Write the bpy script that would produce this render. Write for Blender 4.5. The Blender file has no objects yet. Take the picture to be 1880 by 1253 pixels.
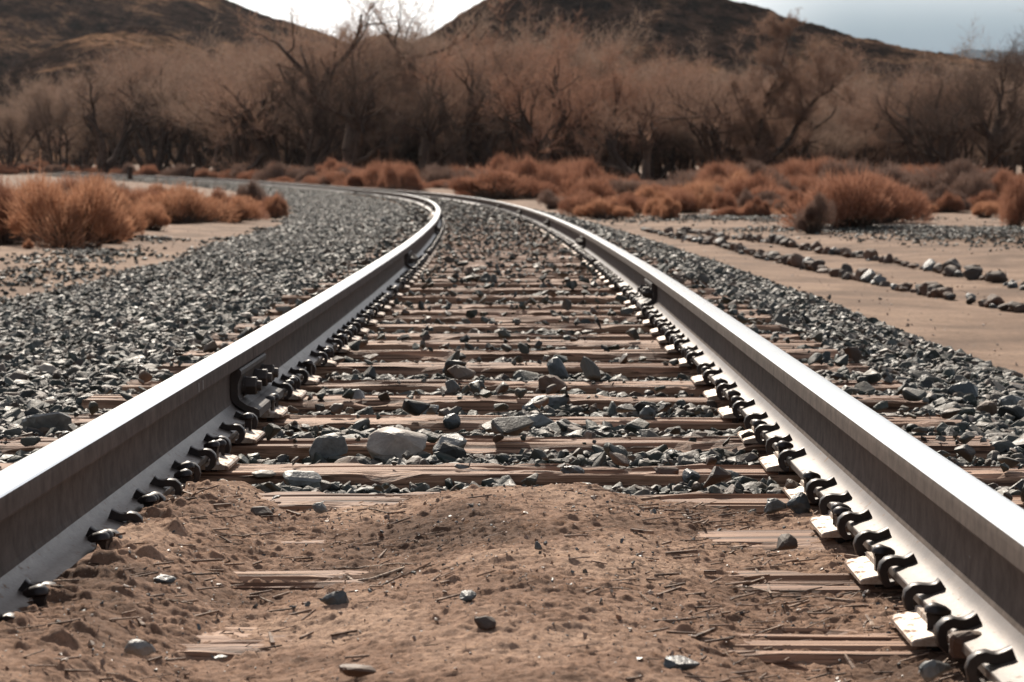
import bpy, bmesh, math, random
import numpy as np
from mathutils import Matrix, Vector
rng = np.random.default_rng(7)
random.seed(7)
sc = bpy.context.scene
COL = sc.collection

# ------------------------------------------------------------------ camera numbers
W0, H0, FPX = 1880.0, 1253.0, 4200.0
HZ = 331.8
PITCH = math.atan((H0 / 2 - HZ) / FPX)
CAMZ = 0.678            # above the tie tops (z = 0)
HEADZ = 0.206          # top of the rail head


def at(px, py, z):
    """point of the horizontal plane z seen at a pixel of the 1880 x 1253 photograph"""
    dx, dy, dz = px - W0 / 2, FPX, H0 / 2 - py
    y = dy * math.cos(PITCH) + dz * math.sin(PITCH)
    zz = dz * math.cos(PITCH) - dy * math.sin(PITCH)
    t = (z - CAMZ) / zz
    return (dx * t, y * t)


# ------------------------------------------------------------------ noise
_LAT = rng.random((256, 256))


def vnoise(x, y, seed=0):
    x = np.asarray(x, float) + seed * 17.31
    y = np.asarray(y, float) + seed * 7.77
    xi = np.floor(x).astype(int); yi = np.floor(y).astype(int)
    fx = x - xi; fy = y - yi
    fx = fx * fx * (3 - 2 * fx); fy = fy * fy * (3 - 2 * fy)
    a = _LAT[xi & 255, yi & 255]; b = _LAT[(xi + 1) & 255, yi & 255]
    c = _LAT[xi & 255, (yi + 1) & 255]; d = _LAT[(xi + 1) & 255, (yi + 1) & 255]
    return (a * (1 - fx) + b * fx) * (1 - fy) + (c * (1 - fx) + d * fx) * fy - .5


def fbm(x, y, o=4, seed=0, g=.5):
    s = 0; a = 1
    for i in range(o):
        s = s + a * vnoise(x * 2 ** i, y * 2 ** i, seed + i * 3)
        a *= g
    return s


# ------------------------------------------------------------------ track line
ZT_Y = [0, 110, 140, 174, 230, 283, 316, 360, 460, 700, 3000]
ZT_Z = [0, 0, .065, .257, .68, 1.16, 1.61, 2.1, 3.2, 6.0, 30]


def zt(y):
    y = np.asarray(y, float)
    s = 0
    for o in (-12, -6, 0, 6, 12):
        s = s + np.interp(y + o, ZT_Y, ZT_Z)
    return s / 5


def xc(y):
    y = np.asarray(y, float)
    d = np.clip(y - 6.65, 0, None)
    return -.068 + .00626 * y - d * d / 2 / 772.6


def hd(y):
    return .00626 - max(0, y - 6.65) / 772.6     # dx/dy


# centre line sampled by arc length
_ys = np.arange(-6, 420, .05)
_xs = xc(_ys)
_s = np.concatenate([[0], np.cumsum(np.hypot(np.diff(_xs), np.diff(_ys)))])
_s -= np.interp(0, _ys, _s)


def track(s, u=0.0):
    """world x, y, z(tie top) and unit right vector at arc length s, offset u to the right"""
    y = np.interp(s, _s, _ys)
    x = xc(y)
    t = .00626 - np.clip(y - 6.65, 0, None) / 772.6
    n = np.sqrt(1 + t * t)
    rx, ry = 1 / n, -t / n
    return x + u * rx, y + u * ry, zt(y), rx, ry


# ------------------------------------------------------------------ mesh helpers
def npmesh(name, V, F, mats=(), midx=None, smooth=False):
    """F: (n,3) or (n,4) int array or a list of such arrays"""
    me = bpy.data.meshes.new(name)
    if isinstance(F, np.ndarray): F = [F]
    F = [f for f in F if len(f)]
    V = np.asarray(V, np.float32)
    me.vertices.add(len(V)); me.vertices.foreach_set('co', V.ravel())
    nl = sum(f.size for f in F); nf = sum(len(f) for f in F)
    me.loops.add(nl); me.polygons.add(nf)
    me.loops.foreach_set('vertex_index', np.concatenate([f.ravel() for f in F]).astype(np.int32))
    tot = np.concatenate([np.full(len(f), f.shape[1]) for f in F])
    st = np.concatenate([[0], np.cumsum(tot)[:-1]])
    me.polygons.foreach_set('loop_start', st.astype(np.int32))
    me.polygons.foreach_set('loop_total', tot.astype(np.int32))
    me.update(calc_edges=True)
    for m in mats: me.materials.append(m)
    if midx is not None: me.polygons.foreach_set('material_index', np.asarray(midx, np.int32))
    me.polygons.foreach_set('use_smooth', np.full(nf, smooth))
    me.validate(verbose=False)
    return me


def link(name, me, parent=None, loc=None, rz=None):
    o = bpy.data.objects.new(name, me)
    COL.objects.link(o)
    if parent: o.parent = parent
    if loc is not None: o.location = loc
    if rz is not None: o.rotation_euler = (0, 0, rz)
    return o


def tag(o, label=None, cat=None, group=None, kind=None):
    if label: o['label'] = label
    if cat: o['category'] = cat
    if group: o['group'] = group
    if kind: o['kind'] = kind
    return o


def grid(nx, ny):
    i = np.arange(nx * ny).reshape(ny, nx)
    return np.stack([i[:-1, :-1], i[:-1, 1:], i[1:, 1:], i[1:, :-1]], -1).reshape(-1, 4)


def bm_mesh(name, bm, mats=(), smooth=False):
    me = bpy.data.meshes.new(name)
    bm.normal_update(); bm.to_mesh(me); bm.free()
    for m in mats: me.materials.append(m)
    for p in me.polygons: p.use_smooth = smooth
    return me


def arrays(me):
    V = np.empty(len(me.vertices) * 3); me.vertices.foreach_get('co', V)
    return V.reshape(-1, 3)


def extrude_profile(prof, path, closed=True, caps=True):
    """prof: (m,2) (u,z) in the plane across the path; path: list of (x,y,z,rx,ry)"""
    P = np.asarray(prof); m = len(P); n = len(path)
    V = np.zeros((n, m, 3))
    for k, (x, y, z, rx, ry) in enumerate(path):
        V[k, :, 0] = x + P[:, 0] * rx; V[k, :, 1] = y + P[:, 0] * ry; V[k, :, 2] = z + P[:, 1]
    F = []
    for k in range(n - 1):
        a = np.arange(m); b = (a + 1) % m
        F.append(np.stack([k * m + a, k * m + b, (k + 1) * m + b, (k + 1) * m + a], 1))
    return V.reshape(-1, 3), np.concatenate(F), m, n


# ------------------------------------------------------------------ materials
def mat(name):
    m = bpy.data.materials.new(name); m.use_nodes = True
    nt = m.node_tree; b = nt.nodes['Principled BSDF']
    return m, nt, b


def N(nt, t, **kw):
    n = nt.nodes.new(t)
    for k, v in kw.items():
        if k == 'inp':
            for a, c in v.items(): n.inputs[a].default_value = c
        else: setattr(n, k, v)
    return n


def ramp(nt, stops, src, interp='LINEAR'):
    r = nt.nodes.new('ShaderNodeValToRGB'); r.color_ramp.interpolation = interp
    el = r.color_ramp.elements
    while len(el) < len(stops): el.new(.5)
    for e, (p, c) in zip(el, stops):
        e.position = p; e.color = (*c, 1) if len(c) == 3 else c
    nt.links.new(src, r.inputs[0])
    return r


def coords(nt, scale=(1, 1, 1), kind='Object', rand=False):
    tc = nt.nodes.new('ShaderNodeTexCoord'); mp = nt.nodes.new('ShaderNodeMapping')
    mp.inputs['Scale'].default_value = scale
    src = tc.outputs[kind]
    if rand:
        oi = nt.nodes.new('ShaderNodeObjectInfo')
        mu = N(nt, 'ShaderNodeMath', operation='MULTIPLY', inp={1: 37.0}); nt.links.new(oi.outputs['Random'], mu.inputs[0])
        va = nt.nodes.new('ShaderNodeVectorMath'); va.operation = 'ADD'
        nt.links.new(src, va.inputs[0]); nt.links.new(mu.outputs[0], va.inputs[1]); src = va.outputs[0]
    nt.links.new(src, mp.inputs[0])
    return mp.outputs[0]


def noise(nt, vec, scale, detail=5, rough=.55, out='Fac', dist=0):
    n = N(nt, 'ShaderNodeTexNoise', inp={'Scale': scale, 'Detail': detail, 'Roughness': rough, 'Distortion': dist})
    nt.links.new(vec, n.inputs['Vector'])
    return n.outputs[out]


def mix(nt, a, b, fac, mode='MIX'):
    m = nt.nodes.new('ShaderNodeMix'); m.data_type = 'RGBA'; m.blend_type = mode
    for s, i in ((fac, 0), (a, 6), (b, 7)):
        if hasattr(s, 'is_linked'): nt.links.new(s, m.inputs[i])
        elif isinstance(s, (int, float)): m.inputs[i].default_value = s
        else: m.inputs[i].default_value = (*s, 1)
    return m.outputs[2]


def bump(nt, b, h, strength, dist):
    n = N(nt, 'ShaderNodeBump', inp={'Strength': strength, 'Distance': dist})
    nt.links.new(h, n.inputs['Height']); nt.links.new(n.outputs[0], b.inputs['Normal'])


def m_stone(name, palette, rough=(.46, .82), rand='island', spec=.5, nscale=30):
    m, nt, b = mat(name)
    if rand == 'island':
        g = nt.nodes.new('ShaderNodeNewGeometry'); r = g.outputs['Random Per Island']
    else:
        g = nt.nodes.new('ShaderNodeObjectInfo'); r = g.outputs['Random']
    c = ramp(nt, palette, r, 'CONSTANT')
    v = coords(nt, kind='Object')
    n1 = noise(nt, v, nscale, 6, .65); n2 = noise(nt, v, nscale * 5, 3)
    k = ramp(nt, [(.3, (.55, .55, .55)), (.55, (1, 1, 1)), (.75, (1.35, 1.3, 1.25))], n1)
    cc = mix(nt, c.outputs[0], k.outputs[0], 1.0, 'MULTIPLY')
    ge = nt.nodes.new('ShaderNodeNewGeometry'); sx = nt.nodes.new('ShaderNodeSeparateXYZ'); nt.links.new(ge.outputs['True Normal'], sx.inputs[0])
    du = N(nt, 'ShaderNodeMath', operation='MULTIPLY'); nt.links.new(sx.outputs['Z'], du.inputs[0]); nt.links.new(noise(nt, v, nscale * .3, 4), du.inputs[1])
    dd = ramp(nt, [(.25, (0, 0, 0)), (.62, (.55, .55, .55))], du.outputs[0])
    nt.links.new(mix(nt, cc, (.20, .145, .10), dd.outputs[0]), b.inputs['Base Color'])
    rr = N(nt, 'ShaderNodeMapRange', inp={'From Min': .3, 'From Max': .7, 'To Min': rough[0], 'To Max': rough[1]})
    nt.links.new(n1, rr.inputs[0]); nt.links.new(rr.outputs[0], b.inputs['Roughness'])
    b.inputs['Specular IOR Level'].default_value = spec
    ad = N(nt, 'ShaderNodeMath', operation='ADD'); nt.links.new(n1, ad.inputs[0]); nt.links.new(n2, ad.inputs[1])
    bump(nt, b, ad.outputs[0], .55, .004)
    return m


PAL = [(0, (.034, .040, .034)), (.16, (.052, .061, .051)), (.34, (.024, .025, .022)), (.46, (.072, .073, .062)),
       (.60, (.042, .052, .043)), (.70, (.095, .090, .076)), (.78, (.080, .056, .040)), (.87, (.14, .098, .07)), (.94, (.060, .040, .028)), (.97, (.018, .018, .016))]
M_BAL = m_stone('crushed_stone', PAL)
M_BAL1 = m_stone('single_crushed_stone', PAL, rand='object')
M_PALE = m_stone('pale_granite', [(0, (.34, .295, .25)), (.5, (.31, .275, .235))], rough=(.5, .8), rand='object', nscale=18)
M_GREY = m_stone('grey_rock', [(0, (.17, .18, .175)), (.4, (.13, .14, .138)), (.7, (.21, .21, .20))], rough=(.4, .7), rand='object')
M_DARK = m_stone('dark_rock', [(0, (.055, .065, .068)), (.5, (.08, .09, .09))], rough=(.3, .6), rand='object')
M_BROWN = m_stone('brown_rock', [(0, (.105, .060, .040)), (.3, (.065, .046, .035)), (.6, (.13, .078, .052)), (.8, (.052, .042, .036))], rough=(.6, .9), rand='object', nscale=14)
M_PEB = m_stone('pebble_mix', [(0, (.26, .17, .12)), (.45, (.10, .11, .11)), (.65, (.34, .26, .2)), (.85, (.05, .055, .06))], rough=(.3, .7))


def m_sand(name, a, bb, c, fine=1.0, bs=.5):
    m, nt, b = mat(name)
    v = coords(nt)
    n1 = noise(nt, v, .9 * fine, 8, .6); n2 = noise(nt, v, 26 * fine, 6, .7); n3 = noise(nt, v, 240 * fine, 3, .7)
    k = ramp(nt, [(.37, a), (.5, bb), (.64, c)], n1)
    k2 = ramp(nt, [(.3, (.50, .47, .45)), (.5, (1, 1, 1)), (.7, (1.22, 1.2, 1.16))], n2)
    k3 = ramp(nt, [(.32, (.55, .52, .5)), (.45, (1, 1, 1)), (.62, (1, 1, 1)), (.75, (1.45, 1.42, 1.38))], n3)
    cc = mix(nt, k.outputs[0], k2.outputs[0], 1.0, 'MULTIPLY')
    nt.links.new(mix(nt, cc, k3.outputs[0], 1.0, 'MULTIPLY'), b.inputs['Base Color'])
    b.inputs['Roughness'].default_value = .95
    b.inputs['Specular IOR Level'].default_value = .25
    ad = N(nt, 'ShaderNodeMath', operation='MULTIPLY_ADD', inp={1: .3})
    nt.links.new(n3, ad.inputs[0]); nt.links.new(n2, ad.inputs[2])
    bump(nt, b, ad.outputs[0], bs, .02 / fine)
    return m


M_SAND = m_sand('tan_sand', (.125, .076, .048), (.195, .122, .079), (.27, .178, .120))
M_DIRT = m_sand('fine_dirt', (.12, .068, .043), (.26, .155, .102), (.40, .262, .182), fine=2.2, bs=.7)


def m_wood(name, cols, sx=1.0):
    m, nt, b = mat(name)
    v = coords(nt, (1.1 * sx, 48, 48), rand=True); v2 = coords(nt, (.5, 110, 110), rand=True); v3 = coords(nt, rand=True)
    n1 = noise(nt, v, 1.5, 8, .65, dist=.4); n2 = noise(nt, v2, 1, 4, .6, dist=.3); n3 = noise(nt, v3, 2.0, 5)
    k = ramp(nt, [(.28, cols[0]), (.45, cols[1]), (.6, cols[2]), (.78, cols[3])], n1)
    cr = ramp(nt, [(.40, (.14, .10, .08)), (.50, (1, 1, 1))], n2)
    k2 = ramp(nt, [(.35, (.72, .68, .66)), (.6, (1.08, 1.06, 1.05))], n3)
    c = mix(nt, k.outputs[0], cr.outputs[0], .85, 'MULTIPLY')
    nt.links.new(mix(nt, c, k2.outputs[0], 1.0, 'MULTIPLY'), b.inputs['Base Color'])
    b.inputs['Roughness'].default_value = .75
    b.inputs['Specular IOR Level'].default_value = .35
    ad = N(nt, 'ShaderNodeMath', operation='ADD'); nt.links.new(n1, ad.inputs[0]); nt.links.new(n2, ad.inputs[1])
    bump(nt, b, ad.outputs[0], .8, .006)
    return m


M_TIE = m_wood('weathered_timber', [(.075, .043, .028), (.28, .158, .098), (.43, .26, .168), (.60, .41, .285)])
M_CHIP = m_wood('splinter_wood', [(.13, .085, .06), (.24, .16, .115), (.34, .24, .17), (.42, .32, .24)], 4)
M_TWIG = m_wood('dry_twig', [(.2, .14, .1), (.32, .24, .17), (.42, .32, .24), (.5, .4, .3)], 6)


def m_steel(name, base, base2, rough, metal, sc=9, streak=False, bs=.25, spec=.5, dirt=0):
    m, nt, b = mat(name)
    v = coords(nt, (1, 1, .75 if streak else 1))
    n1 = noise(nt, v, sc * (4 if streak else 1), 6, .65); n2 = noise(nt, coords(nt), 160, 3, .7)
    k = ramp(nt, [(.32, base), (.68, base2)], n1)
    nt.links.new(k.outputs[0], b.inputs['Base Color'])
    rr = N(nt, 'ShaderNodeMapRange', inp={'From Min': .3, 'From Max': .7, 'To Min': rough[0], 'To Max': rough[1]})
    nt.links.new(n2, rr.inputs[0]); nt.links.new(rr.outputs[0], b.inputs['Roughness'])
    if dirt:
        dn = noise(nt, coords(nt), 34, 7, .75)
        dm = ramp(nt, [(dirt, (0, 0, 0)), (dirt + .06, (1, 1, 1))], dn)
        nt.links.new(mix(nt, k.outputs[0], (.24, .15, .10), dm.outputs[0]), b.inputs['Base Color'])
        ro = mix(nt, rr.outputs[0], (1, 1, 1), dm.outputs[0]); nt.links.new(ro, b.inputs['Roughness'])
    b.inputs['Metallic'].default_value = metal; b.inputs['Specular IOR Level'].default_value = spec
    bump(nt, b, n2, bs, .001)
    return m


M_HEAD = m_steel('polished_rail_head', (.74, .74, .73), (.82, .82, .81), (.16, .22), 1.0, bs=.02)
M_WEB = m_steel('rusted_rail_steel', (.085, .066, .055), (.150, .117, .098), (.8, .95), .0, sc=6, streak=True, spec=.12)
M_FOOT = m_steel('scuffed_rail_foot', (.085, .066, .055), (.15, .12, .10), (.36, .48), .2, spec=.32, dirt=.60)
M_CLIP = m_steel('dark_oxidised_iron', (.022, .017, .016), (.050, .036, .030), (.36, .55), .4, sc=30)
M_PLATE = m_steel('dusty_plate_steel', (.24, .17, .125), (.52, .44, .37), (.38, .6), .4, sc=60, dirt=.54)
M_BAR = m_steel('joint_bar_iron', (.030, .023, .020), (.066, .050, .041), (.52, .7), .3, sc=20)


def m_plant(name, c1, c2, c3, trans=.25, kind='island'):
    m, nt, b = mat(name)
    g = nt.nodes.new('ShaderNodeNewGeometry')
    v = coords(nt, rand=True)
    n = noise(nt, v, 2.2, 4)
    ad = N(nt, 'ShaderNodeMath', operation='MULTIPLY_ADD', inp={1: .35}); nt.links.new(g.outputs['Random Per Island'], ad.inputs[0])
    sb = N(nt, 'ShaderNodeMath', operation='SUBTRACT', inp={1: .17}); nt.links.new(n, sb.inputs[0]); nt.links.new(sb.outputs[0], ad.inputs[2])
    k = ramp(nt, [(.3, c1), (.5, c2), (.7, c3)], ad.outputs[0])
    nt.links.new(k.outputs[0], b.inputs['Base Color'])
    b.inputs['Roughness'].default_value = .95; b.inputs['Specular IOR Level'].default_value = .04
    if trans:
        t = nt.nodes.new('ShaderNodeBsdfTranslucent'); nt.links.new(k.outputs[0], t.inputs['Color'])
        ms = N(nt, 'ShaderNodeMixShader', inp={0: trans})
        nt.links.new(b.outputs[0], ms.inputs[1]); nt.links.new(t.outputs[0], ms.inputs[2])
        nt.links.new(ms.outputs[0], nt.nodes['Material Output'].inputs['Surface'])
    return m


M_BUSH = m_plant('orange_rabbitbrush', (.27, .125, .070), (.40, .20, .118), (.52, .29, .18), .42)
M_BUSHR = m_plant('russet_brush', (.20, .088, .056), (.31, .15, .095), (.41, .215, .14), .38)
M_BUSHG = m_plant('greyish_brush', (.15, .092, .072), (.21, .138, .108), (.27, .185, .148), .3)
M_STEM = m_plant('bush_stem', (.05, .038, .03), (.09, .065, .05), (.13, .10, .08), 0)
M_BARK = m_plant('dark_bark', (.045, .030, .024), (.07, .047, .037), (.10, .068, .052), 0)
M_TW = [m_plant('brown_twigs', (.155, .094, .067), (.235, .145, .106), (.31, .20, .15), .42),
        m_plant('grey_brown_twigs', (.18, .12, .089), (.255, .176, .132), (.33, .232, .18), .42),
        m_plant('orange_leafed_twigs', (.19, .098, .066), (.27, .148, .102), (.35, .205, .145), .38),
        m_plant('dark_twigs', (.07, .046, .036), (.105, .07, .054), (.145, .10, .077), .25)]


def m_hill(name):
    m, nt, b = mat(name)
    v = coords(nt)
    n1 = noise(nt, v, .012, 7, .62); n2 = noise(nt, v, .11, 6, .7); n3 = noise(nt, v, .5, 4, .7)
    k = ramp(nt, [(.40, (.028, .018, .014)), (.50, (.062, .040, .030)), (.575, (.25, .155, .098))], n1)
    k2 = ramp(nt, [(.42, (.28, .27, .27)), (.56, (1.1, 1.05, 1))], n2)
    k3 = ramp(nt, [(.38, (.5, .5, .5)), (.6, (1.15, 1.1, 1.1))], n3)
    c = mix(nt, k.outputs[0], k2.outputs[0], 1.0, 'MULTIPLY')
    nt.links.new(mix(nt, c, k3.outputs[0], 1.0, 'MULTIPLY'), b.inputs['Base Color'])
    b.inputs['Roughness'].default_value = .9; b.inputs['Specular IOR Level'].default_value = 0
    ad = N(nt, 'ShaderNodeMath', operation='ADD'); nt.links.new(n2, ad.inputs[0]); nt.links.new(n3, ad.inputs[1])
    bump(nt, b, ad.outputs[0], .9, 4)
    return m


M_HILL = m_hill('dry_scrub_hillside')
M_MTN, nt, b = mat('haze_blue_mountain')  # blue of the distant air painted into the mountain's base colour
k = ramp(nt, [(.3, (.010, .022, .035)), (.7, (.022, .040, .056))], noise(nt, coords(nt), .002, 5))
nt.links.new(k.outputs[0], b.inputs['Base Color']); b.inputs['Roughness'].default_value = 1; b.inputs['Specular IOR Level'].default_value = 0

# ------------------------------------------------------------------ ground profile
def bal_profile(u, y):
    """height of the ballast bed relative to the tie tops, by offset from the centre line"""
    far = np.interp(y, [20, 60, 110], [0, .3, .8])
    L = 4.1 + far
    return np.interp(u, [-8, -4.1, -3.2, -1.9, -1.35, 0, 1.35, 1.85, 2.45, 4], [-.32, -.32, -.19, -.075, -.035, -.04, -.035, -.05, -.31, -.33])


def ground_z(x, y):
    x = np.asarray(x, float); y = np.asarray(y, float)
    base = zt(np.clip(y, 0, None)) - .30
    u = x - xc(np.clip(y, -5, 400))
    bed = bal_profile(u, y) + zt(np.clip(y, 0, None)) - .03
    near = np.clip((6 - np.abs(u)) / 1.5, 0, 1)
    rough = fbm(x * .35, y * .35, 4, 2) * .05 + fbm(x * 2.2, y * 2.2, 4, 5) * .034
    rough = rough * np.clip((np.abs(u + .8) - 2.9) / 1.2, 0, 1)
    big = fbm(x * .02, y * .02, 3, 9) * .5 * np.clip((np.abs(u) - 14) / 30, 0, 1)
    # the graded heap of grey gravel on the right and low windrows
    return np.where(np.abs(u) < 6, bed * near + base * (1 - near), base) + rough + big


def build_ground():
    t = np.linspace(0, 1, 520)
    ys = -12 + 14 * t + (3600 - 2) * t ** 4.2
    ys[0] = -12
    a = np.linspace(-1, 1, 361)
    xs_unit = np.sign(a) * (.006 * np.abs(a) + .0 + .994 * np.abs(a) ** 2.6)
    V = []
    for y in ys:
        half = 9 + max(0, y) * .55
        V.append(np.stack([xs_unit * half * 1.6 + (0 if y < 0 else float(xc(min(y, 60)))), np.full(len(a), y), np.zeros(len(a))], 1))
    V = np.array(V)
    V[:, :, 2] = ground_z(V[:, :, 0], V[:, :, 1])
    V = V.reshape(-1, 3)
    me = npmesh('ground', V, grid(len(a), len(ys)), [M_SAND], smooth=True)
    tag(link('ground', me), kind='structure')


build_ground()

# ------------------------------------------------------------------ the dirt covering the nearest ties
def dirt_h(x, y):
    hump = .055 * np.exp(-((x - .07 - .03 * (y - 3)) / .27) ** 2)
    bank = (.036 + .022 * np.clip((4.75 - y) / .3, 0, 1)) * np.clip((-.42 - x) / .16, 0, 1) + .010 * np.clip((x - .55) / .1, 0, 1)
    n = fbm(x * 3.1, y * 2.1, 4, 11) * .022 + fbm(x * 9, y * 14, 5, 12, .6) * .0065
    rid = np.abs(fbm(x * 6, y * 24, 4, 14, .6)); n = n + np.clip(.10 - rid, -.05, 1) * .030 * np.clip(fbm(x * 1.5, y * 1.5, 2, 19) + .55, 0, 1)
    clod = np.clip(fbm(x * 22, y * 22, 2, 15) - .12, 0, 1) * .045 * np.clip((-.40 - x) / .2, 0.12, 1)
    fine = fbm(x * 70, y * 80, 4, 16, .7) * .0050 + np.clip(fbm(x * 34, y * 40, 3, 18) - .14, 0, 1) * .013
    edge = 4.87 - .10 * np.clip(x, 0, 1) + .1 * np.exp(-((x + .55) / .15) ** 2) + fbm(x * 5, 0 * x, 3, 17) * .14
    drop = np.clip((y - edge) / .12, 0, 1)
    h = hump + bank - .019 + n + clod + fine
    return h * (1 - drop) - .075 * drop


def build_dirt():
    xs = np.linspace(-.80, .80, 420); ys = np.concatenate([np.linspace(-1, 2.6, 60)[:-1], np.linspace(2.6, 5.25, 640)])
    X, Y = np.meshgrid(xs, ys)
    c = xc(Y)
    Z = dirt_h(X, Y)
    Z = np.where(np.abs(X) > .664, np.minimum(Z, .012), Z)
    lap = (X < -.655) & (X > -.735) & (Y < 4.7)
    Z = np.where(lap, np.minimum(dirt_h(X, Y), .046 - np.clip((-.675 - X) * .9, 0, 1) + np.clip(3.9 - Y, 0, .8) * .02), Z)
    V = np.stack([X + c, Y, Z], -1).reshape(-1, 3)
    tag(link('dirt_path', npmesh('dirt_path', V, grid(len(xs), len(ys)), [M_DIRT], smooth=True)), kind='structure')


build_dirt()

# ------------------------------------------------------------------ rails
def rail_profile():
    # half profile of a flat-bottomed rail, 168 mm high, from the crown to the foot
    half = [(0.0, .186), (.013, .18595), (.026, .1857), (.0325, .1848), (.0362, .1820), (.0376, .1765), (.0378, .170), (.0380, .149), (.037, .1455),
            (.0310, .1420), (.0180, .1375), (.0115, .131), (.0094, .122), (.0088, .085), (.0094, .066), (.0112, .055), (.0150, .0460), (.0215, .0385),
            (.031, .0310), (.045, .0240), (.0745, .0150), (.0760, .0132), (.0760, .0015), (.0745, 0)]
    P = half + [(-u, z) for u, z in reversed(half[1:])]
    M = []
    n = len(P)
    for i in range(n):
        a, b = P[i], P[(i + 1) % n]
        zz = (a[1] + b[1]) / 2; uu = abs((a[0] + b[0]) / 2)
        M.append(0 if zz > .1825 else (2 if (zz < .0460) else 1))
    return P, M


RAIL_U = .7175 + .0376
PROF, PMAT = rail_profile()
JOINTS = {-1: [6.56, 16.75, 27.0, 37.2, 47.3, 57.4, 67.5, 77.6, 87.7, 97.8, 108, 118], 1: [1.6, 11.85, 21.3, 30.6, 41.2, 51.0, 62.0, 73.0, 84.0, 95, 106, 117]}


def build_rail(side):
    V = []; F = []; MI = []; off = 0
    cuts = [-4] + JOINTS[side] + [395]
    for a, b in zip(cuts[:-1], cuts[1:]):
        s0, s1 = a + .005, b - .005
        n = max(2, int((s1 - s0) / (.35 if s0 < 130 else 1.5)))
        path = []
        for s in np.linspace(s0, s1, n + 1):
            x, y, z, rx, ry = track(s, side * RAIL_U)
            # rails stay a little straighter than the curve between joints
            w = (s - s0) * (s1 - s) / ((b - a) / 2) ** 2 * .004 if b - a < 14 else 0
            path.append((x - side * 0 - w * rx, y - w * ry, z + .020, rx, ry))
        v, f, m, k = extrude_profile(PROF, path)
        V.append(v); F.append(f + off); MI += PMAT * (k - 1)
        # end caps as fans
        for base in (0, (k - 1) * m):
            cvert = np.array([[path[0 if base == 0 else -1][0], path[0 if base == 0 else -1][1], path[0 if base == 0 else -1][2] + .08]])
            V.append(cvert); ci = off + len(v) + (0 if base == 0 else 1)
            ar = np.arange(m)
            F.append(np.stack([off + base + ar, off + base + (ar + 1) % m, np.full(m, ci), np.full(m, ci)], 1)[:, :3])
            MI += [1] * m
        off += len(v) + 2
    quads = [f for f in F if f.shape[1] == 4]; tris = [f for f in F if f.shape[1] == 3]
    # material indices must follow the face order used below
    mq = []; 
    i = 0
    for f in F:
        mq.append((f.shape[1], MI[i:i + len(f)])); i += len(f)
    order = [x for n_, x in mq if n_ == 4] + [x for n_, x in mq if n_ == 3]
    me = npmesh('steel_rail', np.concatenate(V), quads + tris, [M_HEAD, M_WEB, M_FOOT], [q for x in order for q in x], smooth=True)
    o = link('steel_rail', me)
    sd = 'left' if side < 0 else 'right'
    tag(o, ('left rail of the track, its inner web in shadow, bolted joint bar near the camera' if side < 0 else
            'right rail of the track, its inner foot gleaming white in the sun'), 'rail', 'pair of rails of the curving track')
    return o


RAILS = {s: build_rail(s) for s in (-1, 1)}
for o in RAILS.values():
    try:
        o.data.set_sharp_from_angle(angle=math.radians(13))
    except Exception:
        pass


# anchors: a hooked spring clip that grips the foot edge
def anchor_mesh(seed, big=False):
    r = random.Random(seed)
    c = [(-.002, -.026), (-.012, -.026), (-.021, -.016), (-.0235, -.002), (-.0205, .009), (-.013, .0165), (-.003, .0185), (.007, .0165), (.017, .0155), (.029, .0185), (.041, .0245)]
    th = [.012, .014, .0160, .0170, .0180, .0185, .0185, .0175, .0180, .0210, .0240]
    if big: c = [(a * 1.25, b * 1.35 + .004) for a, b in c]; th = [t * 1.55 for t in th]
    c = [(a + r.uniform(-.001, .001), b + r.uniform(-.001, .001)) for a, b in c]
    C = np.array(c); T = np.gradient(C, axis=0); T /= np.linalg.norm(T, axis=1)[:, None]
    Nn = np.stack([-T[:, 1], T[:, 0]], 1); th = np.array(th)[:, None] / 2
    # smooth the centre line
    top = C + Nn * th; bot = C - Nn * th
    w = .0125
    bm = bmesh.new()
    rows = []
    for y, sh in ((-w, .86), (-w * .8, 1), (w * .8, 1), (w, .86)):
        a = C + (top - C) * sh; b_ = C + (bot - C) * sh
        loop = np.concatenate([a, b_[::-1]])
        rows.append([bm.verts.new((p[0], y, p[1])) for p in loop])
    m = len(rows[0]); n = len(C)
    for k in range(3):
        for i in range(m):
            bm.faces.new((rows[k][i], rows[k][(i + 1) % m], rows[k + 1][(i + 1) % m], rows[k + 1][i]))
    for row in (rows[0], rows[3]):
        for i in range(n - 1):
            bm.faces.new((row[i], row[i + 1], row[m - 2 - i], row[m - 1 - i]))
    bmesh.ops.recalc_face_normals(bm, faces=bm.faces)
    return bm_mesh('rail_anchor', bm, [M_CLIP], True)


def sharp(me, a=35):
    me.set_sharp_from_angle(angle=math.radians(a))


ANCH = [anchor_mesh(i) for i in range(4)] + [anchor_mesh(9, True)]
for me in ANCH: sharp(me)


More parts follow.
